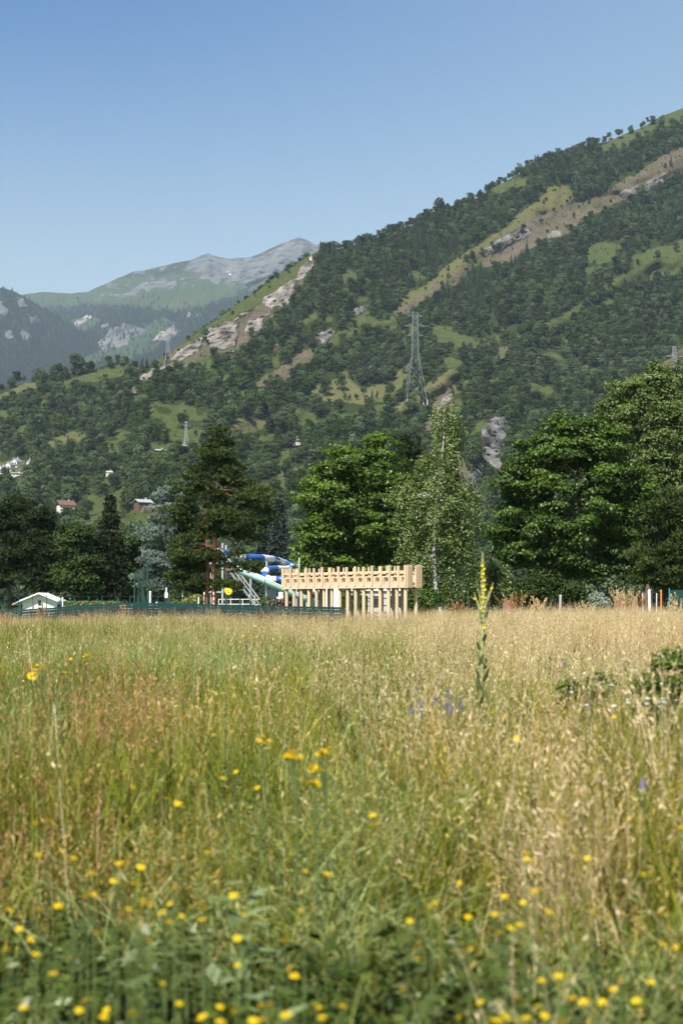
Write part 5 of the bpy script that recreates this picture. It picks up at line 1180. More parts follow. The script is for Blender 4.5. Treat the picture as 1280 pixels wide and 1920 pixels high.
house('mountain_house', 127, 968, 28, 29, 'white house with rust-red and grey roofs above the dark lime trees', 'roofrust', 'render', None, .8, .5, False, rh=.3, balcony=True)
house('wooden_chalet', 273, 951, 27, 15, 'brown timber chalet with a pale metal roof in the green meadow', 'roofpale', 'chaletwood', None, .9, .55, False, rh=.4, nwin=2)
house('mountain_house', 206, 890, 11, 7, 'small pale house in a gap above the chalet meadow', 'rendergrey', 'render', nwin=1, gable=False)
house('mountain_house', 302, 850, 17, 8, 'grey-roofed house at the foot of the dim lattice pylon', 'roofpale', 'chaletwood', gable=False, nwin=2)
house('mountain_house', 345, 840, 9, 8, 'small white house left of the tall pine top', nwin=1)
house('mountain_house', 556, 833, 15, 13, 'small house with dark gable in the woods left of the bright maple top', 'roofgrey', 'render', 'chaletwood')
house('mountain_house', 586, 830, 5, 5, 'tiny white hut in the woods right of the dark-gabled house', nwin=1)
house('mountain_cabin', 518, 655, 10, 9, 'small cabin with a bright roof in the high clearing', 'roofpale', 'chaletwood', cat='cabin', nwin=1)
house('mountain_cabin', 436, 666, 16, 8, 'dark low-roofed cabin below the white rock face', 'brown', 'chaletwood', cat='cabin', gable=False, nwin=1)
house('mountain_cabin', 583, 486, 5, 6, 'tiny white cabin at the top of the green crest', 'render', 'render', cat='cabin', nwin=1)
house('mountain_cabin', 1146, 262, 6, 4, 'tiny brown hut by the bare earth on the top-right crest', 'terracotta', 'chaletwood', cat='cabin', nwin=1)

# ------------------------------------------------------------------ pylons and wires
def pylon(u, v, hpx, label, dside=0.0, arms=3, rz=0.2, spread=0.115, barr=0.09, waist=0.52, flat=False, dd=-6):
    p = hill_at(u, v); d = p[1] + dd; H = px(hpx, d); g0 = at(u, v, d); r = empty('lattice_pylon', g0, rz); tag(r, label, 'pylon', 'power pylons on the slope')
    wb_, ww, wt = H * spread, H * 0.036, H * 0.026
    def half(z): return np.interp(z / H, [0, waist, 1], [wb_, ww, wt])
    cs = [(-1, -1), (1, -1), (1, 1), (-1, 1)]
    for sx, sy in cs:
        mb = MB(); zs = [0, H * waist, H]; mb.tube([(sx * half(z), sy * half(z), z) for z in zs], [barr * 1.5, barr * 1.3, barr], 4); mb.build('leg', M['pylon'], r)
        q = (sx * half(0), sy * half(0)); MB().box(q[0] - .5, q[0] + .5, q[1] - .5, q[1] + .5, -4, .4).build('footing', M['concrete'], r)
    mb = MB(); zs = [0]; z = 0
    while z < H * .97: z += max(2.4 * half(z) * .82, H * .035); zs.append(min(z, H))
    for z0, z1 in zip(zs[:-1], zs[1:]):
        for k in range(4):
            a, b = cs[k], cs[(k + 1) % 4]; h0, h1 = half(z0), half(z1)
            mb.bar((a[0] * h0, a[1] * h0, z0), (b[0] * h1, b[1] * h1, z1), barr * .62, 3); mb.bar((b[0] * h0, b[1] * h0, z0), (a[0] * h1, a[1] * h1, z1), barr * .62, 3); mb.bar((a[0] * h1, a[1] * h1, z1), (b[0] * h1, b[1] * h1, z1), barr * .55, 3)
    mb.build('lattice', M['pylon'], r)
    tips = []
    levels = [(.955, .088), (.845, .118), (.74, .096)][:arms] if not flat else [(.80, .23)]
    for zf, ln in levels:
        for s in (-1, 1):
            mb = MB(); z = H * zf; h = half(z); tip = np.array([s * H * ln, 0, z - H * .004])
            for sy in (-1, 1):
                mb.bar((s * h, sy * h, z), tip, barr * .8, 4); mb.bar((s * h, sy * h, z + H * .026), tip, barr * .7, 4)
                for t in (.3, .6, .85): a = np.array([s * h, sy * h, z]) * (1 - t) + tip * t; b = np.array([s * h, sy * h, z + H * .026]) * (1 - t) + tip * t; mb.bar(a, b, barr * .5, 3); a2 = np.array([s * h, -sy * h, z]) * (1 - t) + tip * t; mb.bar(a, a2, barr * .4, 3)
            mb.build('cross_arm', M['pylon'], r)
            MB().tube([tip, tip - [0, 0, H * .048]], [barr * .9, barr * 1.2], 6).build('insulator', M['glass'], r); tips.append(tip - [0, 0, H * .048])
    for s in (-1, 1): MB().bar((s * wt, 0, H * .985), (s * H * .105, 0, H * 1.01) if not flat else (s * H * .12, 0, H * .99), barr * .8, 4).build('earth_wire_horn', M['pylon'], r)
    c, s_ = math.cos(rz), math.sin(rz)
    return [np.array([t[0] * c - t[1] * s_, t[0] * s_ + t[1] * c, t[2]]) + g0 for t in tips]
T1 = pylon(778, 753, 168, 'largest grey lattice pylon on the grassy spur in the middle of the slope', rz=.12)
T2 = pylon(315, 688, 66, 'distant lattice pylon on the bare rock at the left end of the ridge', rz=.3, barr=.09)
T3 = pylon(1263, 745, 96, 'dark pylon top with broad arms above the pale olive tree at the right', rz=.1, flat=True, barr=.12)
T4 = pylon(349, 842, 52, 'dim pylon standing low in the woods left of the tall pine top', rz=.5, barr=.08)
M['wire'] = plain('aluminium_cable', (.45, .47, .48), .4, .5)
def wire(a, b, sag, label, group, rad=.032):
    t = np.linspace(0, 1, 24)[:, None]; p = a + (b - a) * t; p[:, 2] -= sag * 4 * (t * (1 - t))[:, 0]
    o = MB().tube(p, rad, 4, False).build('power_line', M['wire']); tag(o, label, 'power line', group)
lv = ['top', 'top', 'middle', 'middle', 'lowest', 'lowest']; sd = ['left', 'right']
for i in range(6):
    b = at([1330, 1345][i % 2], [648, 640, 662, 655, 678, 672][i], 1150)
    wire(T1[i], b, 14, f'thin power line hung from the {lv[i]} {sd[i % 2]} arm of the largest pylon, running right', 'power lines to the right')
    wire(T1[i], T4[i], 22, f'thin power line from the {lv[i]} {sd[i % 2]} arm of the largest pylon, running down left', 'power lines to the left', .022)

# ------------------------------------------------------------------ meadow
def blades(rng, n, r, h, w, lean, segs=4, curl=1.0):
    th = rng.uniform(0, 6.283, n); rr = r * np.sqrt(rng.random(n)); bx, by = rr * np.cos(th), rr * np.sin(th)
    ph = rng.uniform(0, 6.283, n); H = rng.uniform(*h, n); ln = rng.uniform(*lean, n); wd = w * rng.uniform(0.7, 1.3, n)
    t = np.linspace(0, 1, segs + 1)
    hor = (ln * H)[:, None] * t ** 2; z = H[:, None] * (t - curl * 0.28 * np.minimum(ln, 1.3)[:, None] * t ** 3)
    X = bx[:, None] + hor * np.cos(ph)[:, None]; Y = by[:, None] + hor * np.sin(ph)[:, None]
    sp = rng.uniform(0, 6.283, n); wt = wd[:, None] * (1 - t ** 2.2 * 0.93) * 0.5
    V = np.stack([np.stack([X - wt * np.cos(sp)[:, None], Y - wt * np.sin(sp)[:, None], z], -1), np.stack([X + wt * np.cos(sp)[:, None], Y + wt * np.sin(sp)[:, None], z], -1)], 2)
    V = V.reshape(n, -1, 3); m = V.shape[1]; k = np.arange(segs)
    q = np.stack([2 * k, 2 * k + 1, 2 * k + 3, 2 * k + 2], -1)
    Q = (np.arange(n)[:, None, None] * m + q[None]).reshape(-1, 4)
    tone = np.repeat(rng.random(n), segs)
    tips = np.stack([X, Y, z], -1)
    return V.reshape(-1, 3), Q, tone, tips
def heads(rng, tips, per, t0, size, spread, droop=0.0, slim=0.22):
    """seed heads: slim husks lying along the upper part of each stalk"""
    n = len(tips); f = rng.uniform(t0, 1.0, (n, per)); s = tips.shape[1] - 1
    i = np.minimum((f * s).astype(int), s - 1); u = (f * s - i)[..., None]; r = np.arange(n)[:, None]
    c = tips[r, i] * (1 - u) + tips[r, i + 1] * u; tg = (tips[r, i + 1] - tips[r, i]).reshape(-1, 3); tg /= np.linalg.norm(tg, axis=1)[:, None] + 1e-9
    c = c.reshape(-1, 3); f = f.ravel(); m = len(c)
    off = rng.normal(0, spread, (m, 3)) * np.array([1, 1, .5]) * (1.3 - f)[:, None] * 2.0; off[:, 2] -= droop * rng.random(m)
    a = (size * rng.uniform(.6, 1.3, m))[:, None]; dv = tg + .45 * rng.normal(size=(m, 3)); dv /= np.linalg.norm(dv, axis=1)[:, None]
    sd = np.cross(dv, rng.normal(size=(m, 3))); sd /= np.linalg.norm(sd, axis=1)[:, None] + 1e-9; o = c + off
    V = np.stack([o - dv * a, o + sd * a * slim, o + dv * a, o - sd * a * slim], 1).reshape(-1, 3)
    return V, np.arange(4 * m).reshape(-1, 4), rng.random(m)
def tuft(kind, seed):
    g = np.random.default_rng(seed); parts = []; mi = []
    def add(x, m): parts.append(x); mi.append(np.full(len(x[1]), m))
    if kind == 'green':
        add(blades(g, 30, .13, (.30, .74), .0062, (.05, .65))[:3], 0); add(blades(g, 1, .1, (.5, .75), .0026, (.05, .3))[:3], 1)
    elif kind == 'blue':
        add(blades(g, 26, .12, (.30, .64), .0075, (.25, 1.3))[:3], 0); b = blades(g, 9, .11, (.45, .72), .0026, (.2, .9)); add(b[:3], 0); add(heads(g, b[3], 6, .6, .022, .010, .01, .10), 0)
    elif kind == 'straw':
        b = blades(g, 17, .14, (.50, .90), .0032, (.03, .42)); add(b[:3], 0); add(heads(g, b[3], 6, .76, .013, .004, .004, .2), 0); add(blades(g, 10, .12, (.25, .62), .0045, (.1, .7))[:3], 0); add(blades(g, 6, .12, (.25, .6), .0048, (.1, .6))[:3], 1)
    elif kind == 'gold':
        b = blades(g, 12, .13, (.38, .76), .0034, (.05, .5)); add(b[:3], 0); add(heads(g, b[3], 5, .72, .014, .005, .006, .2), 0); add(blades(g, 20, .12, (.25, .66), .006, (.1, .7))[:3], 1); add(blades(g, 8, .12, (.2, .55), .006, (.1, .9))[:3], 0)
    elif kind == 'rust':
        b = blades(g, 10, .13, (.42, .84), .0036, (.03, .30)); add(b[:3], 0); add(heads(g, b[3], 12, .55, .011, .005, 0, .25), 0); add(blades(g, 14, .1, (.2, .6), .006, (.1, .6))[:3], 1)
    elif kind == 'herb':
        b = blades(g, 13, .12, (.18, .46), .003, (.1, .7)); add(b[:3], 0)
        n = 13 * 11; i = np.repeat(np.arange(13), 11); f = g.uniform(.15, 1, n) * 4; k = np.minimum(f.astype(int), 3); u = (f - k)[:, None]
        c = b[3][i, k] * (1 - u) + b[3][i, k + 1] * u; dr = g.normal(size=(n, 3)) * [1, 1, .3]; dr /= np.linalg.norm(dr, axis=1)[:, None]; a = g.uniform(.012, .034, n)
        V, Q = leaf_quads(c + dr * a[:, None], dr * .4 + [0, 0, .7] + .4 * g.normal(size=(n, 3)), a, a * .5, g); add((V, Q, g.random(n)), 0); add(blades(g, 8, .12, (.2, .45), .004, (.3, 1.1))[:3], 1)
    off = 0; Vs, Qs, ts = [], [], []
    for V, Q, t in parts: Vs.append(V); Qs.append(Q + off); ts.append(t); off += len(V)
    mats = {'green': ['g_green', 'g_straw'], 'blue': ['g_blue', 'g_straw'], 'straw': ['g_straw', 'g_green'], 'gold': ['g_gold', 'g_green'], 'rust': ['g_rust', 'g_green'], 'herb': ['g_herb', 'g_green']}[kind]
    return mesh_data(kind + '_tuft', np.vstack(Vs), [np.vstack(Qs)], [M[k] for k in mats], mi=np.concatenate(mi), tone=np.concatenate(ts))
KINDS = ['green', 'blue', 'straw', 'gold', 'rust', 'herb']
PATCH = [  # photo column, row, shares of the six kinds, height
    (50, 1180, .9, 0, .1, 0, 0, 0, .95), (250, 1172, .6, .05, .35, 0, 0, 0, .95), (450, 1165, .45, 0, .5, .05, 0, 0, 1), (640, 1170, .3, 0, .6, .1, 0, 0, 1), (850, 1165, .06, 0, .9, 0, .04, 0, 1.05), (1050, 1165, .02, 0, .93, 0, .05, 0, 1.1), (1250, 1165, .04, 0, .86, 0, .1, 0, 1.1),
    (1235, 1215, .05, 0, .4, 0, .5, .05, 1), (1080, 1200, .08, 0, .88, 0, .04, 0, 1.05), (900, 1210, .1, 0, .85, .05, 0, 0, 1), (60, 1240, .75, .2, .05, 0, 0, 0, .95), (60, 1300, .7, .25, 0, .05, 0, 0, .95), (250, 1225, .3, .55, .15, 0, 0, 0, 1), (420, 1230, .1, .75, .15, 0, 0, 0, 1.02), (560, 1220, .3, .2, .4, .1, 0, 0, 1),
    (180, 1340, .12, .05, 0, .25, .58, 0, 1), (330, 1330, .25, .05, .1, .4, .2, 0, 1), (520, 1270, .35, .1, .2, .35, 0, 0, 1), (700, 1260, .35, .05, .3, .05, 0, .25, .95), (850, 1290, .3, 0, .4, .1, 0, .2, .95), (1000, 1290, .2, 0, .6, .2, 0, 0, 1), (1120, 1265, .15, .15, .3, 0, 0, .4, .95), (1250, 1285, .2, 0, .25, 0, 0, .55, .95),
    (1100, 1350, .1, 0, .6, .25, .05, 0, 1), (1250, 1350, .3, .1, .4, .2, 0, 0, 1), (950, 1400, .08, .05, .42, .45, 0, 0, 1), (1200, 1430, .2, 0, .3, .45, .05, 0, 1), (60, 1420, .62, .1, 0, .1, .18, 0, .95), (250, 1450, .45, 0, .05, .3, .2, 0, .95), (420, 1400, .75, .2, 0, .05, 0, 0, 1.05), (600, 1500, .15, .75, 0, .1, 0, 0, 1), (640, 1560, .15, .75, 0, .1, 0, 0, 1),
    (700, 1430, .3, .25, .1, .35, 0, 0, 1), (850, 1480, .15, .05, .3, .5, 0, 0, 1), (1100, 1520, .3, 0, .2, .45, .05, 0, 1), (1250, 1560, .55, 0, .1, .3, .05, 0, 1), (60, 1560, .4, .1, 0, .1, .2, .2, .9), (100, 1650, .35, .05, 0, .05, .1, .45, .9), (350, 1600, .35, .4, 0, .05, 0, .2, .95), (500, 1620, .25, .45, 0, .2, 0, .1, .95), (650, 1650, .25, .3, 0, .35, 0, .1, .95),
    (850, 1600, .25, .05, .1, .45, .1, .05, .95), (1000, 1650, .45, .05, .05, .3, .05, .1, .95), (1200, 1690, .5, .05, .05, .25, .1, .05, .95), (100, 1800, .2, 0, 0, .05, .1, .65, .85), (400, 1750, .15, .05, 0, 0, .02, .78, .8), (650, 1750, .08, .02, 0, .02, 0, .88, .75), (900, 1780, .25, .03, 0, .07, .02, .63, .8), (1200, 1800, .3, 0, .05, .1, .2, .35, .9),
    (200, 1910, .25, 0, 0, .1, .15, .5, .85), (700, 1910, .2, .15, 0, .05, .02, .58, .8), (1100, 1910, .2, .02, .05, .1, .2, .43, .9)]
def plant_meadow():
    g = np.random.default_rng(5); zones = [(1.3, 4.2, 90), (4.2, 6, 110), (6, 15, 80), (15, 34, 42), (34, 61, 21), (61, 71, 14)]
    X, Y = [], []
    for d0, d1, den in zones:
        area = .31 * (d1 ** 2 - d0 ** 2) + 5.2 * (d1 - d0); n = int(area * den * 1.06)
        y = np.sqrt(g.uniform(d0 ** 2, d1 ** 2, n)); x = g.uniform(-1, 1, n) * (.31 * y + 2.6); X.append(x); Y.append(y)
    x = np.concatenate(X); y = np.concatenate(Y)
    # the field ends at the band fence on the left
    keep = y < np.interp(x / y, [-.3, -.24, 0, .02, .3], [67, 66, 54.5, 70, 70]); x, y = x[keep], y[keep]
    T = np.array(PATCH); du = (T[:, 1] - HZ); dd = .58 * F / np.maximum(du, 20); tx = (T[:, 0] - UC) / F
    warp = (fbm(x * 1.3 / np.sqrt(y / 4), y * 1.3 / np.sqrt(y / 4), 3, 77) - .5)
    rx = x / y + warp * .09; ly = np.log(y) + (fbm(x * .9 + 40, y * .9, 3, 78) - .5) * .5
    w = 1 / (((rx[:, None] - tx) / .055) ** 2 + ((ly[:, None] - np.log(dd)) / .22) ** 2 + .03) ** 3
    w /= w.sum(1)[:, None]; S = w @ T[:, 2:8]; S[:, 4] *= .5; S[:, 1] *= 1.5; S[:, 3] *= 1.35; lush = (1 - .62 * sstep(0.0, .17, x / y + .03 * warp)) * (1 - .3 * sstep(30, 60, y)); mv = .78 * lush; S[:, 0] += mv * (.85 * S[:, 2] + .75 * S[:, 3] + .35 * S[:, 4]); S[:, 2] *= 1 - .85 * mv; S[:, 3] *= 1 - .75 * mv; S[:, 4] *= 1 - .35 * mv; Hs = w @ T[:, 8]
    S = (S + .004) * (0.4 + 1.1 * np.stack([fbm(x * 1.5 + 13 * k, y * 1.1, 3, 80 + k) for k in range(6)], -1)) ** 4.5
    nearz = 1 - sstep(3.4, 5.2, y); S[:, 2:5] *= (1 - .72 * nearz)[:, None]; S[:, 0] *= 1 - .62 * nearz; S[:, 5] *= 1 + 1.6 * nearz  # dark herbs favoured close by, in place of vignetting along the lower edge
    cs = np.cumsum(S / S.sum(1)[:, None], 1); kind = (g.random(len(x))[:, None] > cs).sum(1).clip(0, 5)
    z = ground_z(x, y); n = len(x)
    s = Hs * g.uniform(.66, 1.14, n) * (0.62 + .74 * fbm(x * 1.6, y * 1.2, 2, 99)); s = np.where(y > 40, s * 1.06, s)
    s = s * (0.50 + .50 * sstep(1.9, 4.6, y)); wid = g.uniform(.9, 1.25, n)
    wind = np.stack([g.normal(-.02, .10, n), g.normal(.05, .10, n), g.uniform(0, 6.283, n)], -1)
    s = np.where(kind == 5, s * (0.75 + .7 * fbm(x * 2.4 + 9, y * 2.0, 2, 58)), s); gapn = fbm(x * 2.1, y * 1.7, 3, 57); keep2 = ~((kind != 5) & (gapn > .60 - .09 * nearz) & (y < 6)); x, y, z, s, wid, wind, kind = x[keep2], y[keep2], z[keep2], s[keep2], wid[keep2], wind[keep2], kind[keep2]
    names = {'green': ('green_grass', 'lush green grass of the meadow'), 'blue': ('pale_grass', 'pale blue-green wispy grass patches'), 'straw': ('dry_grass', 'dry straw-coloured grass with seed heads'), 'gold': ('golden_grass', 'golden half-dry grass of the meadow'), 'rust': ('rusty_grass', 'reddish-brown seeding stalks in the meadow'), 'herb': ('herb_undergrowth', 'dark green low herbs in the meadow')}
    for k, kd in enumerate(KINDS):
        m = kind == k; nv = 7; pr = [tuft(kd, 300 + 20 * k + i) for i in range(nv)]
        o = scatter(names[kd][0], pr, np.stack([x, y, z], -1)[m], g.integers(0, nv, m.sum()), wind[m], np.stack([wid[m], wid[m], s[m]], -1)); tag(o, names[kd][1], 'grass', kind='stuff')
    print('tufts', n)
plant_meadow()

# ------------------------------------------------------------------ single plants and flowers in the meadow
M['mullein'] = leaf_mat('woolly_mullein_leaf', (0.18, 0.23, 0.08), (0.32, 0.38, 0.16), 0.35, 0.01, 0.6)
M['mulleinstem'] = plain('woolly_mullein_stem', (0.31, 0.33, 0.13), 0.8, var=.2, scale=40)
M['petal'] = leaf_mat('yellow_petal', (0.90, 0.68, 0.006), (0.97, 0.78, 0.012), 0.35, 0.02, 0.5)
M['disc'] = plain('orange_yellow_disc', (0.62, 0.30, 0.012), 0.8)
M['stemgreen'] = plain('green_stem', (0.10, 0.14, 0.035), 0.7)
M['whitepetal'] = leaf_mat('white_petal', (0.72, 0.72, 0.68), (0.85, 0.85, 0.82), 0.2, 0.02, 0.5)
M['bluepetal'] = leaf_mat('violet_blue_petal', (0.13, 0.13, 0.27), (0.22, 0.21, 0.38), 0.3, 0.02, 0.5)
M['paleleaf'] = leaf_mat('pale_broad_leaf', (0.20, 0.26, 0.11), (0.36, 0.42, 0.22), 0.25, 0.03, 0.5)
M['drystalk'] = plain('bleached_dry_stalk', (0.62, 0.54, 0.38), 0.7, var=.15, scale=30)
M['meadowbush'] = leaf_mat('meadow_bush_leaf', (0.05, 0.09, 0.012), (0.25, 0.35, 0.06), 0.4, 0.02, 0.5)
M['weed'] = leaf_mat('dark_weed_leaf', (0.05, 0.09, 0.02), (0.18, 0.26, 0.06), 0.4, 0.02, 0.5)

def leaf_blade(mb, base, dirv, length, width, bend=0.3, fold=0.25, nrm=(0, 0, 1)):
    """a broad leaf as a curved, slightly folded strip"""
    d = np.asarray(dirv, float); d /= np.linalg.norm(d); nrm = np.asarray(nrm, float); s = np.cross(d, nrm); s /= np.linalg.norm(s) + 1e-9; up = np.cross(s, d)
    t = np.linspace(0, 1, 7); w = width * np.sin(np.pi * (0.08 + 0.92 * t) ** 0.85) * .5 + width * .02
    mid = np.asarray(base) + d * (t * length)[:, None] - up * (bend * length * t ** 2)[:, None]
    V = np.concatenate([mid - s * w[:, None] + up * (fold * w)[:, None], mid, mid + s * w[:, None] + up * (fold * w)[:, None]]); k = np.arange(6)
    mb.add(V, [np.stack([k, k + 1, k + 8, k + 7], -1), np.stack([k + 7, k + 8, k + 15, k + 14], -1)]); return mb

def mullein():
    d = 8.2; K = d / 5.2; rng = np.random.default_rng(9); g0 = ground_pt(902, d); W = lambda u, v, dy=0.0: at(u, v, d + dy) - g0
    r = empty('mullein', g0); tag(r, 'tall mullein with a yellow flower spike rising above the meadow horizon', 'wildflower')
    pts = np.array([[W(900, HZ)[0], 0, 0], W(901, 1330), W(903, 1220), W(906, 1140), W(905, 1090)])
    MB().tube(pts, [.014, .013, .011, .009, .008], 8).build('stem', M['mulleinstem'], r, True)
    def spike(name, a, b, r0, n):
        """a rod of packed woolly buds"""
        a, b = np.asarray(a), np.asarray(b); mb = MB(); mb.tube(np.linspace(a, b, 8), r0 * .7 * (1 - .75 * np.linspace(0, 1, 8) ** 1.6), 8, False)
        for i in range(n):
            t = rng.random(); th = rng.uniform(0, 6.283); rr = r0 * (1 - .72 * t ** 1.6); c = a + (b - a) * t + np.array([np.cos(th), np.sin(th), .3]) * rr * .8; q = rr * rng.uniform(.32, .5)
            mb.lathe([(0.01 * q, -q), (q * .8, -q * .4), (q * .9, .2 * q), (q * .35, q), (.01 * q, q * 1.25)], c, 6)
        return mb.build(name, M['mulleinstem'], r, True)
    spike('flower_spike', W(906, 1150), W(904, 1036), .0105 * K, 240)
    for (u0, v0, u1, v1, dy) in [(905, 1150, 895, 1100, -.02), (904, 1160, 888, 1110, .02), (907, 1150, 924, 1093, .01), (906, 1155, 916, 1108, -.03), (903, 1172, 898, 1140, -.04), (907, 1168, 918, 1135, .03)]:
        spike('side_spike', W(u0, v0), W(u1, v1, dy), .0062 * K, 44)
    def bloom(c, s):
        mb = MB()
        for k in range(5): th = k * 1.2566 + rng.random() * .3; f = np.array([np.cos(th), -.7, np.sin(th)]); leaf_blade(mb, c, f, s, s * .9, .1, .1, (0, -1, 0))
        mb.build('bloom', M['petal'], r)
    for u, v in [(903, 1060), (907, 1066), (905, 1075), (902, 1081), (907, 1087), (905, 1098), (908, 1105), (905, 1112), (903, 1118), (909, 1120), (907, 1176), (889, 1122), (900, 1140), (921, 1102), (905, 1127)]:
        bloom(W(u, v, -.012), rng.uniform(.005, .0085) * K)
    k = 0
    for v in np.arange(1185, 1345, 9.5):
        t = (v - 1185) / 160; c = np.array([np.interp(v, [1140, 1220, 1330], [W(906, 0)[0], W(903, 0)[0], W(901, 0)[0]]), 0, W(0, v)[2]]); th = k * 2.4 + .5; k += 1
        out = np.array([np.cos(th), np.sin(th) * .8, 1.9 - .6 * t]); mb = MB(); leaf_blade(mb, c, out, (.035 + .050 * t) * K, (.016 + .020 * t) * K, -.10 + .3 * t, .35, (np.cos(th), np.sin(th), -.3)); mb.build('leaf', M['mullein'], r, True)
    for th in np.linspace(0, 6.28, 9)[:-1]:
        mb = MB(); leaf_blade(mb, np.array([pts[0][0], 0, .02 + .03 * rng.random()]), (np.cos(th), np.sin(th), .8), .26, .085, .35, .2); mb.build('leaf', M['mullein'], r, True)
mullein()

# yellow daisy-like flowers
def head_mesh(seed, n=15, ring2=True):
    g = np.random.default_rng(seed); mb = MB()
    for k in range(n):
        th = 6.283 * k / n + g.normal(0, .08); leaf_blade(mb, (0, 0, 0), (np.cos(th), np.sin(th), .35 + .15 * g.random()), .0125 * g.uniform(.85, 1.1), .0052, .35, .1)
    if ring2:
        for k in range(9): th = .7 * k; leaf_blade(mb, (0, 0, .001), (np.cos(th), np.sin(th), .9), .0085, .0045, .3, .1)
    V = np.vstack(mb.V); Q = np.vstack(mb.P[4]); return mesh_data('flower_head', V, [Q], M['petal'], tone=g.random(len(Q)))
HEADS = [head_mesh(k) for k in range(5)]
DISC = MB().lathe([(.0001, .0035), (.002, .0032), (.0034, .0015), (.0036, -.001), (.002, -.003), (.0008, -.004)], (0, 0, 0), 10)
DISC = mesh_data('flower_centre', np.vstack(DISC.V), [np.vstack(DISC.P[4])], M['disc'], smooth=True)
STEM = MB().tube([(0, 0, 0), (.012, .004, .5), (0, 0, 1)], [.0014, .0012, .001], 5, False); STEM = mesh_data('stem', np.vstack(STEM.V), [np.vstack(STEM.P[4])], M['stemgreen'])
fr = np.random.default_rng(4)
def top_of(u, v, zf):
    d = (CZ - zf) * F / (v - HZ); p = at(u, v, d); return p, d
def flower(u, v, label, group, zf=None, s=1.0):
    z = zf if zf is not None else (0.43 + .20 * sstep(1900, 1450, v) + fr.uniform(-.02, .06))
    p, d = top_of(u, v, z); gz = float(ground_z(p[0], p[1])); r = empty('yellow_flower', (p[0], p[1], gz), fr.uniform(0, 6.28)); tag(r, label, 'flower', group)
    st = link('stem', STEM, r); st.scale = (1, 1, p[2] - gz); s = s * fr.uniform(.52, .85)
    h = link('flower_head', HEADS[fr.integers(0, 5)], r, (0, 0, p[2] - gz)); h.rotation_euler = (fr.uniform(-.5, .5), fr.uniform(-.5, .5), 0); h.scale = (s, s, s)
    c = link('flower_centre', DISC, r, (0, 0, p[2] - gz + .003 * s)); c.rotation_euler = h.rotation_euler; c.scale = (s, s, s)
BL = [(135,50),(175,40),(565,85),(670,98),(425,115),(330,155),(142,168),(278,180),(440,200),(458,200),(780,157),(340,236),(428,264),(515,304),(505,275),(335,312),(352,315),(320,328),(412,325),(218,358),(145,375),(37,375),(485,370),(523,378),(540,343),(638,350),(608,384),(635,420),(527,427),(565,355),(714,363),(755,350),(768,372),(757,412),(687,425),(682,395),(660,293),(805,243),(876,320),(918,392),(362,463),(75,445),(117,483),(22,528),(262,553),(200,613),(135,540),(650,456),(562,494),(890,480),(1063,490),(890,580),(1085,598),(1103,622),(610,650),(320,714),(400,750),(298,750),(390,775),(88,740),(497,762),(673,725),(825,738),(880,755),(978,735),(1013,728),(1072,768),(1185,735),(1200,742),(1208,778),(1275,735),(828,793),(980,788),(950,790),(760,775),(1228,240),(1143,230),(1133,376),(1047,122),(530,213)]
BR = [(118,18),(116,58),(138,76),(834,28),(822,50),(1270,66),(690,158),(695,182),(724,303),(610,322),(680,346),(920,180),(1130,240),(441,272),(350,346),(328,362),(256,415),(475,400),(573,390),(668,430),(632,440),(592,460),(777,381),(937,382),(1190,392),(1203,503),(1254,513),(1255,532),(486,522),(285,559),(1078,535),(229,674),(749,638),(860,627),(815,622),(812,655),(1046,645),(1018,672),(1005,675),(1160,645),(976,719),(1103,715),(950,750),(865,706),(662,706),(520,720),(733,737),(693,780),(440,780),(615,775),(570,790),(590,788),(760,770),(828,795),(905,718),(5,735),(822,325)]
MD = [(1080,465),(600,500),(533,563),(572,578),(597,615),(885,655),(757,735),(295,658),(498,715),(868,505),(800,517),(550,375),(965,715),(837,680),(668,775),(625,755),(855,762)]
for x, y in BL: flower(x / 2, 1520 + y / 2, 'small yellow flower low in the blurred dark herbs of the bottom-left foreground', 'yellow flowers at bottom left')
for x, y in BR: flower(640 + x / 2, 1520 + y / 2, 'small yellow flower low in the blurred grass of the bottom-right foreground', 'yellow flowers at bottom right')
for x, y in MD: flower(x / 2, 1120 + y / 2, 'single yellow flower dotted among the taller grass left of the meadow centre', 'yellow flowers in the middle left')
for x, y in [(1000,1198),(985,1222),(1010,1230),(1075,1205),(1092,1206),(1116,1205),(1135,1208),(1120,1214),(1188,1238),(1098,1254),(1104,1256),(1011,1230),(968,1385),(1150,1345)]: flower(x, y, 'tiny yellow flower beside the white blossoms right of the mullein', 'yellow flowers near the white blossoms', .78, 1.0)
# yellow flower bunches on branching stems
def bunch(u, v, wpx, n, label, zf=.80):
    p, d = top_of(u, v, zf); gz = float(ground_z(p[0], p[1])); r = empty('yellow_flower_bunch', (p[0], p[1], gz)); tag(r, label, 'wildflower'); H = p[2] - gz; wd = px(wpx, d) / 2; mb = MB(); mb.tube([(0, 0, 0), (.01, 0, H * .75)], [.003, .0025], 6, False)
    for i in range(n):
        q = np.array([fr.normal(0, wd * .5), fr.normal(0, wd * .5), H + fr.normal(0, wd * .28)]); mb.tube([(.01, 0, H * .72), q * [.5, .5, 1] - [0, 0, .05], q], [.0016, .0013, .001], 4, False)
        h = link('flower_head', HEADS[fr.integers(0, 5)], r, q); h.rotation_euler = (fr.uniform(-.2, .9), fr.uniform(-.5, .5), fr.uniform(0, 6)); s = fr.uniform(.8, 1.2); h.scale = (s, s, s)
        c = link('flower_centre', DISC, r, q + [0, 0, .003]); c.scale = (s, s, s)
    mb.build('stem', M['stemgreen'], r)
    lm = MB()
    for i in range(12): th = fr.uniform(0, 6.28); leaf_blade(lm, (0, 0, H * fr.uniform(.2, .7)), (np.cos(th), np.sin(th), .5), .05, .012, .4, .1)
    lm.build('leaves', M['weed'], r)
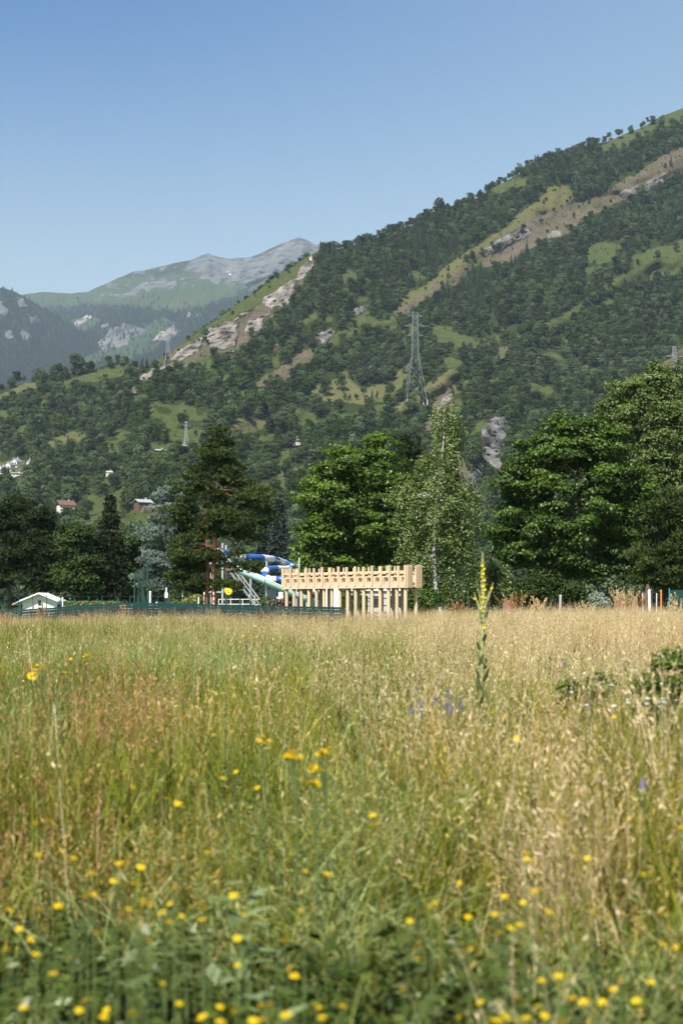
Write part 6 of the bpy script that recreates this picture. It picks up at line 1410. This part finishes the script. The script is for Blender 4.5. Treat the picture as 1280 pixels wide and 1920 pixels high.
bunch(63, 1267, 22, 9, 'yellow flower bunch farthest left, lowest of the left pair'); bunch(78, 1250, 22, 9, 'yellow flower bunch just above the one farthest left'); bunch(160, 1231, 22, 12, 'brightest yellow flower bunch at upper left of the meadow')
bunch(121, 1260, 10, 3, 'tiny yellow bunch between the left pair and the brightest bunch'); bunch(137, 1238, 10, 3, 'small yellow bunch just left of the brightest bunch'); bunch(460, 1192, 24, 8, 'far yellow flower bunch below the red-brown bush', .86)
bunch(552, 1419, 34, 9, 'wide yellow flower bunch left of the meadow centre', .70); bunch(607, 1413, 26, 9, 'round yellow flower bunch right of the wide one', .70); bunch(593, 1446, 28, 6, 'loose yellow bunch below the round one', .68); bunch(586, 1470, 20, 4, 'lowest loose yellow bunch near the meadow centre', .68); bunch(492, 1387, 24, 5, 'orange-yellow flat bunch above the wide one', .72)
# white blossoms
def white_mesh(seed):
    g = np.random.default_rng(seed); n = 60; d = g.normal(size=(n, 3)); d[:, 2] = abs(d[:, 2]); d /= np.linalg.norm(d, axis=1)[:, None]
    V, Q = leaf_quads(d * [.018, .018, .009], d + .3 * g.normal(size=(n, 3)), .005, .004, g); return mesh_data('blossom', V, [Q], M['whitepetal'], tone=g.random(n))
WH = [white_mesh(60 + k) for k in range(4)]
for x, y in [(1068,450),(1055,470),(1092,468),(1155,545),(1190,525),(1100,595),(1070,620),(1040,628),(1110,622),(1132,632),(1080,662),(1108,675),(1135,592),(1220,608),(540,385),(532,410),(627,385),(600,450),(580,460),(645,478),(670,478),(360,420),(430,378),(805,608),(808,630),(690,660),(770,530),(785,550),(877,350),(845,318),(805,345),(325,540),(185,465),(770,665),(910,660),(970,640),(975,595),(900,795),(408,655),(455,650)]:
    u, v = 1000 + x / 4.571, 1180 + y / 4.571; p, d = top_of(u, v, .74 + fr.uniform(-.09, .06)); gz = float(ground_z(p[0], p[1])); r = empty('white_flower', (p[0], p[1], gz)); tag(r, 'small round white blossom on a stem at the right of the meadow', 'flower', 'white blossoms right of the mullein')
    st = link('stem', STEM, r); st.scale = (1, 1, p[2] - gz); b = link('blossom', WH[fr.integers(0, 4)], r, (0, 0, p[2] - gz)); s = fr.uniform(.32, .6); b.scale = (s, s, s)
for u, v, lb in [(730, 1311, 'white round blossom just left of the violet-blue spikes'), (790, 1331, 'white round blossom below the violet-blue spikes'), (666, 1277, 'faint white blossom beside the dark weed stalk'), (832, 1300, 'white blossom between violet-blue spikes and mullein')]:
    p, d = top_of(u, v, .64); gz = float(ground_z(p[0], p[1])); r = empty('white_flower', (p[0], p[1], gz)); tag(r, lb, 'flower'); st = link('stem', STEM, r); st.scale = (1, 1, p[2] - gz); link('blossom', WH[0], r, (0, 0, p[2] - gz)).scale = (.55, .55, .6)
# violet-blue flower spikes
def blue_spike(u, v, hpx, label):
    p, d = top_of(u, v, .74); gz = float(ground_z(p[0], p[1])); r = empty('blue_flower_spike', (p[0], p[1], gz)); tag(r, label, 'flower', 'violet-blue spikes left of the mullein'); H = p[2] - gz; hh = px(hpx, d); n = 46
    st = link('stem', STEM, r); st.scale = (1, 1, H); th = fr.uniform(0, 6.28, n); t = fr.random(n); c = np.stack([.009 * (1.2 - t) * np.cos(th), .009 * (1.2 - t) * np.sin(th), H - hh * (1 - t)], -1)
    V, Q = leaf_quads(c, np.stack([np.cos(th), np.sin(th), np.full(n, .3)], -1), .0045, .0032, fr); link('flower_head', mesh_data('flower_head', V, [Q], M['bluepetal'], tone=fr.random(n)), r)
for x, y, h, lb in [(690, 225, 18, 'violet-blue spike highest in the left of the blue group'), (725, 350, 26, 'tall faint violet-blue spike below the highest left one'), (985, 245, 26, 'tallest violet-blue spike near the mullein'), (965, 375, 16, 'violet-blue spike at the left of a close pair'), (1010, 365, 26, 'violet-blue spike at the right of a close pair'), (1095, 340, 24, 'violet-blue spike nearest the mullein leaves'), (870, 300, 18, 'thin violet-blue spike in the middle of the blue group'), (650, 430, 10, 'smallest violet-blue spike at the left edge of the group'), (1125, 10, 12, 'violet-blue spike by itself behind the others, left of the mullein stem')]: blue_spike(640 + x / 4.923, 1240 + y / 4.923, h, lb)
for u, v, h, lb in [(1057, 1235, 16, 'violet-blue spike left of the leafy bush by the white blossoms'), (1082, 1215, 12, 'violet-blue spike at the top of the leafy patch at right'), (1110, 1225, 14, 'violet-blue spike in the middle of the leafy patch at right'), (1162, 1222, 12, 'violet-blue spike nearest the leafy bush at right'), (1205, 1460, 20, 'violet-blue spike in the golden grass at lower right')]: blue_spike(u, v, h, lb)
# dark leafy weed stalks
def weed(u, v, lean, n, label, zf=.8, ls=.045):
    p, d = top_of(u, v, zf) if v > HZ + 8 else (at(u, v, 6.0), 6.0); gz = float(ground_z(p[0], p[1])); r = empty('weed_stalk', (p[0], p[1], gz)); tag(r, label, 'weed'); H = p[2] - gz
    MB().tube([(-lean, 0, 0), (-lean * .4, 0, H * .5), (0, 0, H)], [.004, .003, .0015], 6, False).build('stem', M['stemgreen'], r); lm = MB()
    for i in range(n): t = fr.uniform(.25, 1); th = fr.uniform(0, 6.28); leaf_blade(lm, (-lean * (1 - t), 0, H * t), (np.cos(th), np.sin(th), .7), ls * (1.3 - t), ls * .34, .4, .15)
    lm.build('leaves', M['weed'], r)
for u, v, l, n, lb, z in [(683, 1232, .03, 46, 'dark leafy weed stalk left of the violet-blue spikes', .86), (705, 1262, -.05, 40, 'dark forked weed just right of the leafy stalk', .78), (735, 1180, .01, 30, 'thin tall weed stalk below the right half of the timber structure', .95), (640, 1268, .02, 30, 'short dark weed left of the leafy stalk', .72), (600, 1190, .0, 22, 'slim dark weed rising at the far centre of the meadow', .95), (425, 1330, .02, 40, 'dark green blade-leaved weed in the left middle of the meadow', .74), (1030, 1225, .0, 30, 'leafy weed stalk right of the mullein', .8)]: weed(u, v, l, n, lb, z)
shrub('leafy_bush', 1248, 7.6, [(1250, 1262, 36, 46), (1212, 1292, 36, 34), (1280, 1285, 30, 60), (1268, 1228, 14, 18), (1240, 1330, 60, 50)], M['meadowbush'], 'green leafy bush at the right edge of the meadow', 71, 110, 60, (.035, .03), (.008, .015), 'bush')
shrub('leafy_bush', 1100, 8.6, [(1100, 1292, 40, 22), (1130, 1280, 26, 24), (1066, 1290, 30, 18), (1100, 1320, 60, 40)], M['meadowbush'], 'low leafy bush behind the white blossoms', 72, 80, 50, (.035, .03), (.008, .014), 'bush')
# broad pale leaves low in the foreground
def broad_leaves(u, v, n, ln, label, zf=.36):
    p, d = top_of(u, v, zf); gz = float(ground_z(p[0], p[1])); r = empty('broad_leaf_plant', (p[0], p[1], gz)); tag(r, label, 'plant'); H = p[2] - gz
    MB().tube([(0, 0, 0), (0, 0, H * .9)], [.006, .004], 6).build('stem', M['stemgreen'], r)
    for i in range(n): th = i * 2.4 + fr.uniform(-.3, .3); t = fr.uniform(.55, 1); mb = MB(); leaf_blade(mb, (0, 0, H * t), (np.cos(th), np.sin(th) - .3, .75), ln * fr.uniform(.7, 1.1), ln * .42, .45, .2); mb.build('leaf', M['paleleaf'], r, True)
broad_leaves(455, 1695, 9, .08, 'pale broad-leaved plant in the dark lower middle of the meadow', .48); broad_leaves(525, 1825, 7, .075, 'pale broad-leaved plant nearest the bottom edge', .44); broad_leaves(470, 1655, 6, .07, 'small pale broad-leaved shoot above the larger one', .5)
# bleached dry stalks
for u0, v0, u1, v1, lb in [(92, 1412, 108, 1455, 'bleached curved stalk at the left of the meadow'), (372, 1285, 362, 1318, 'pale bent stalk in the rusty patch'), (1100, 1350, 1108, 1420, 'upright bleached stalk in the golden grass at right')]:
    p, d = top_of(u0, v0, .70); q = at(u1, v1, d - .05); gz = float(ground_z(p[0], p[1])); r = empty('dry_stalk', (q[0], q[1], gz)); tag(r, lb, 'stalk'); b = np.array([q[0], q[1], gz])
    hx = (p - b) / max(p[2] - b[2], .01); k0 = np.array([-(p - q)[0] * 1.5, 0, 0]); MB().tube([k0, 0.4 * (q - b) + 0.6 * k0, 0.55 * (q + p) - .55 * b + .45 * (q - b) - .5 * (q - b) * 1.0, p - b], [.001, .001, .0009, .0006], 5, False).build('stem', M['drystalk'], r)
    c = np.linspace(p, q, 12)[:7] - b; V, Q = leaf_quads(c + fr.normal(0, .002, c.shape), fr.normal(size=c.shape), .008, .003, fr); link('seed_head', mesh_data('seed_head', V, [Q], M['g_straw'], tone=np.ones(len(Q))), r)
# reeds and dock stalks along the far edge of the meadow
def reeds(u, d, wpx, vtop, n, mat, label, spread=.35, name='reed_clump', per=24):
    g0 = ground_pt(u, d); r = empty(name, g0); tag(r, label, 'reeds'); H = at(u, vtop, d)[2] - g0[2]; w = px(wpx, d) / 2
    V, Q, tn, tips = blades(fr, n, w * .7, (H * .72, H * 1.04), .014, (.05, spread), 5); link('stalks', mesh_data('stalks', V, [Q], mat, tone=tn), r)
    V, Q, tn = heads(fr, tips, per, .74, .05, .03, 0, .25); link('seed_heads', mesh_data('seed_heads', V, [Q], mat, tone=tn), r)
reeds(1172, 58, 44, 1096, 46, M['g_straw'], 'tall tan reed clump in front of the red-brown panels'); reeds(1196, 59, 22, 1104, 16, M['g_rust'], 'smaller rusty reed clump right of the tall tan one'); reeds(1005, 56, 24, 1112, 18, M['g_straw'], 'thin tan reed clump right of the mullein spike'); reeds(968, 55, 40, 1104, 22, M['g_rust'], 'loose reddish reeds standing close behind the mullein', .6)
reeds(1100, 57, 30, 1122, 14, M['g_straw'], 'short tan reeds left of the grey-green bush'); reeds(1268, 56, 26, 1112, 14, M['g_straw'], 'tan reeds in front of the dark green screen'); reeds(862, 57, 40, 1122, 18, M['g_rust'], 'low reddish reeds between the birch and the mullein', .6)
reeds(72, 50, 30, 1130, 8, M['g_rust'], 'rusty dock stalks in front of the white hut', .3, 'dock_clump', 18); reeds(14, 50, 36, 1146, 12, M['g_rust'], 'rusty dock stalks at the far left edge of the meadow', .4, 'dock_clump', 18); reeds(165, 50, 60, 1143, 14, M['g_rust'], 'rusty dock stalks below the low hedge', .4, 'dock_clump', 16); reeds(232, 51, 14, 1130, 4, M['g_rust'], 'rusty dock stalk left of the green net posts', .3, 'dock_clump', 18); reeds(505, 49, 40, 1141, 12, M['g_rust'], 'rusty dock stalks below the grey cabinet', .5, 'dock_clump', 16)

# ------------------------------------------------------------------ haze: one closed box of thin pale air round everything
def haze():
    m, n, out = new_mat('thin_air_haze')
    v = N(n, 'ShaderNodeVolumePrincipled'); v.inputs['Color'].default_value = (0.62, 0.78, 1.0, 1); v.inputs['Density'].default_value = HAZE; v.inputs['Anisotropy'].default_value = 0.0
    L(n, v.outputs[0], out.inputs['Volume'])
    o = MB().box(-13000, 13000, -400, 15500, -4500, 2900).build('haze', m); tag(o, 'thin bluish air between the meadow and the mountains', kind='stuff')
haze()
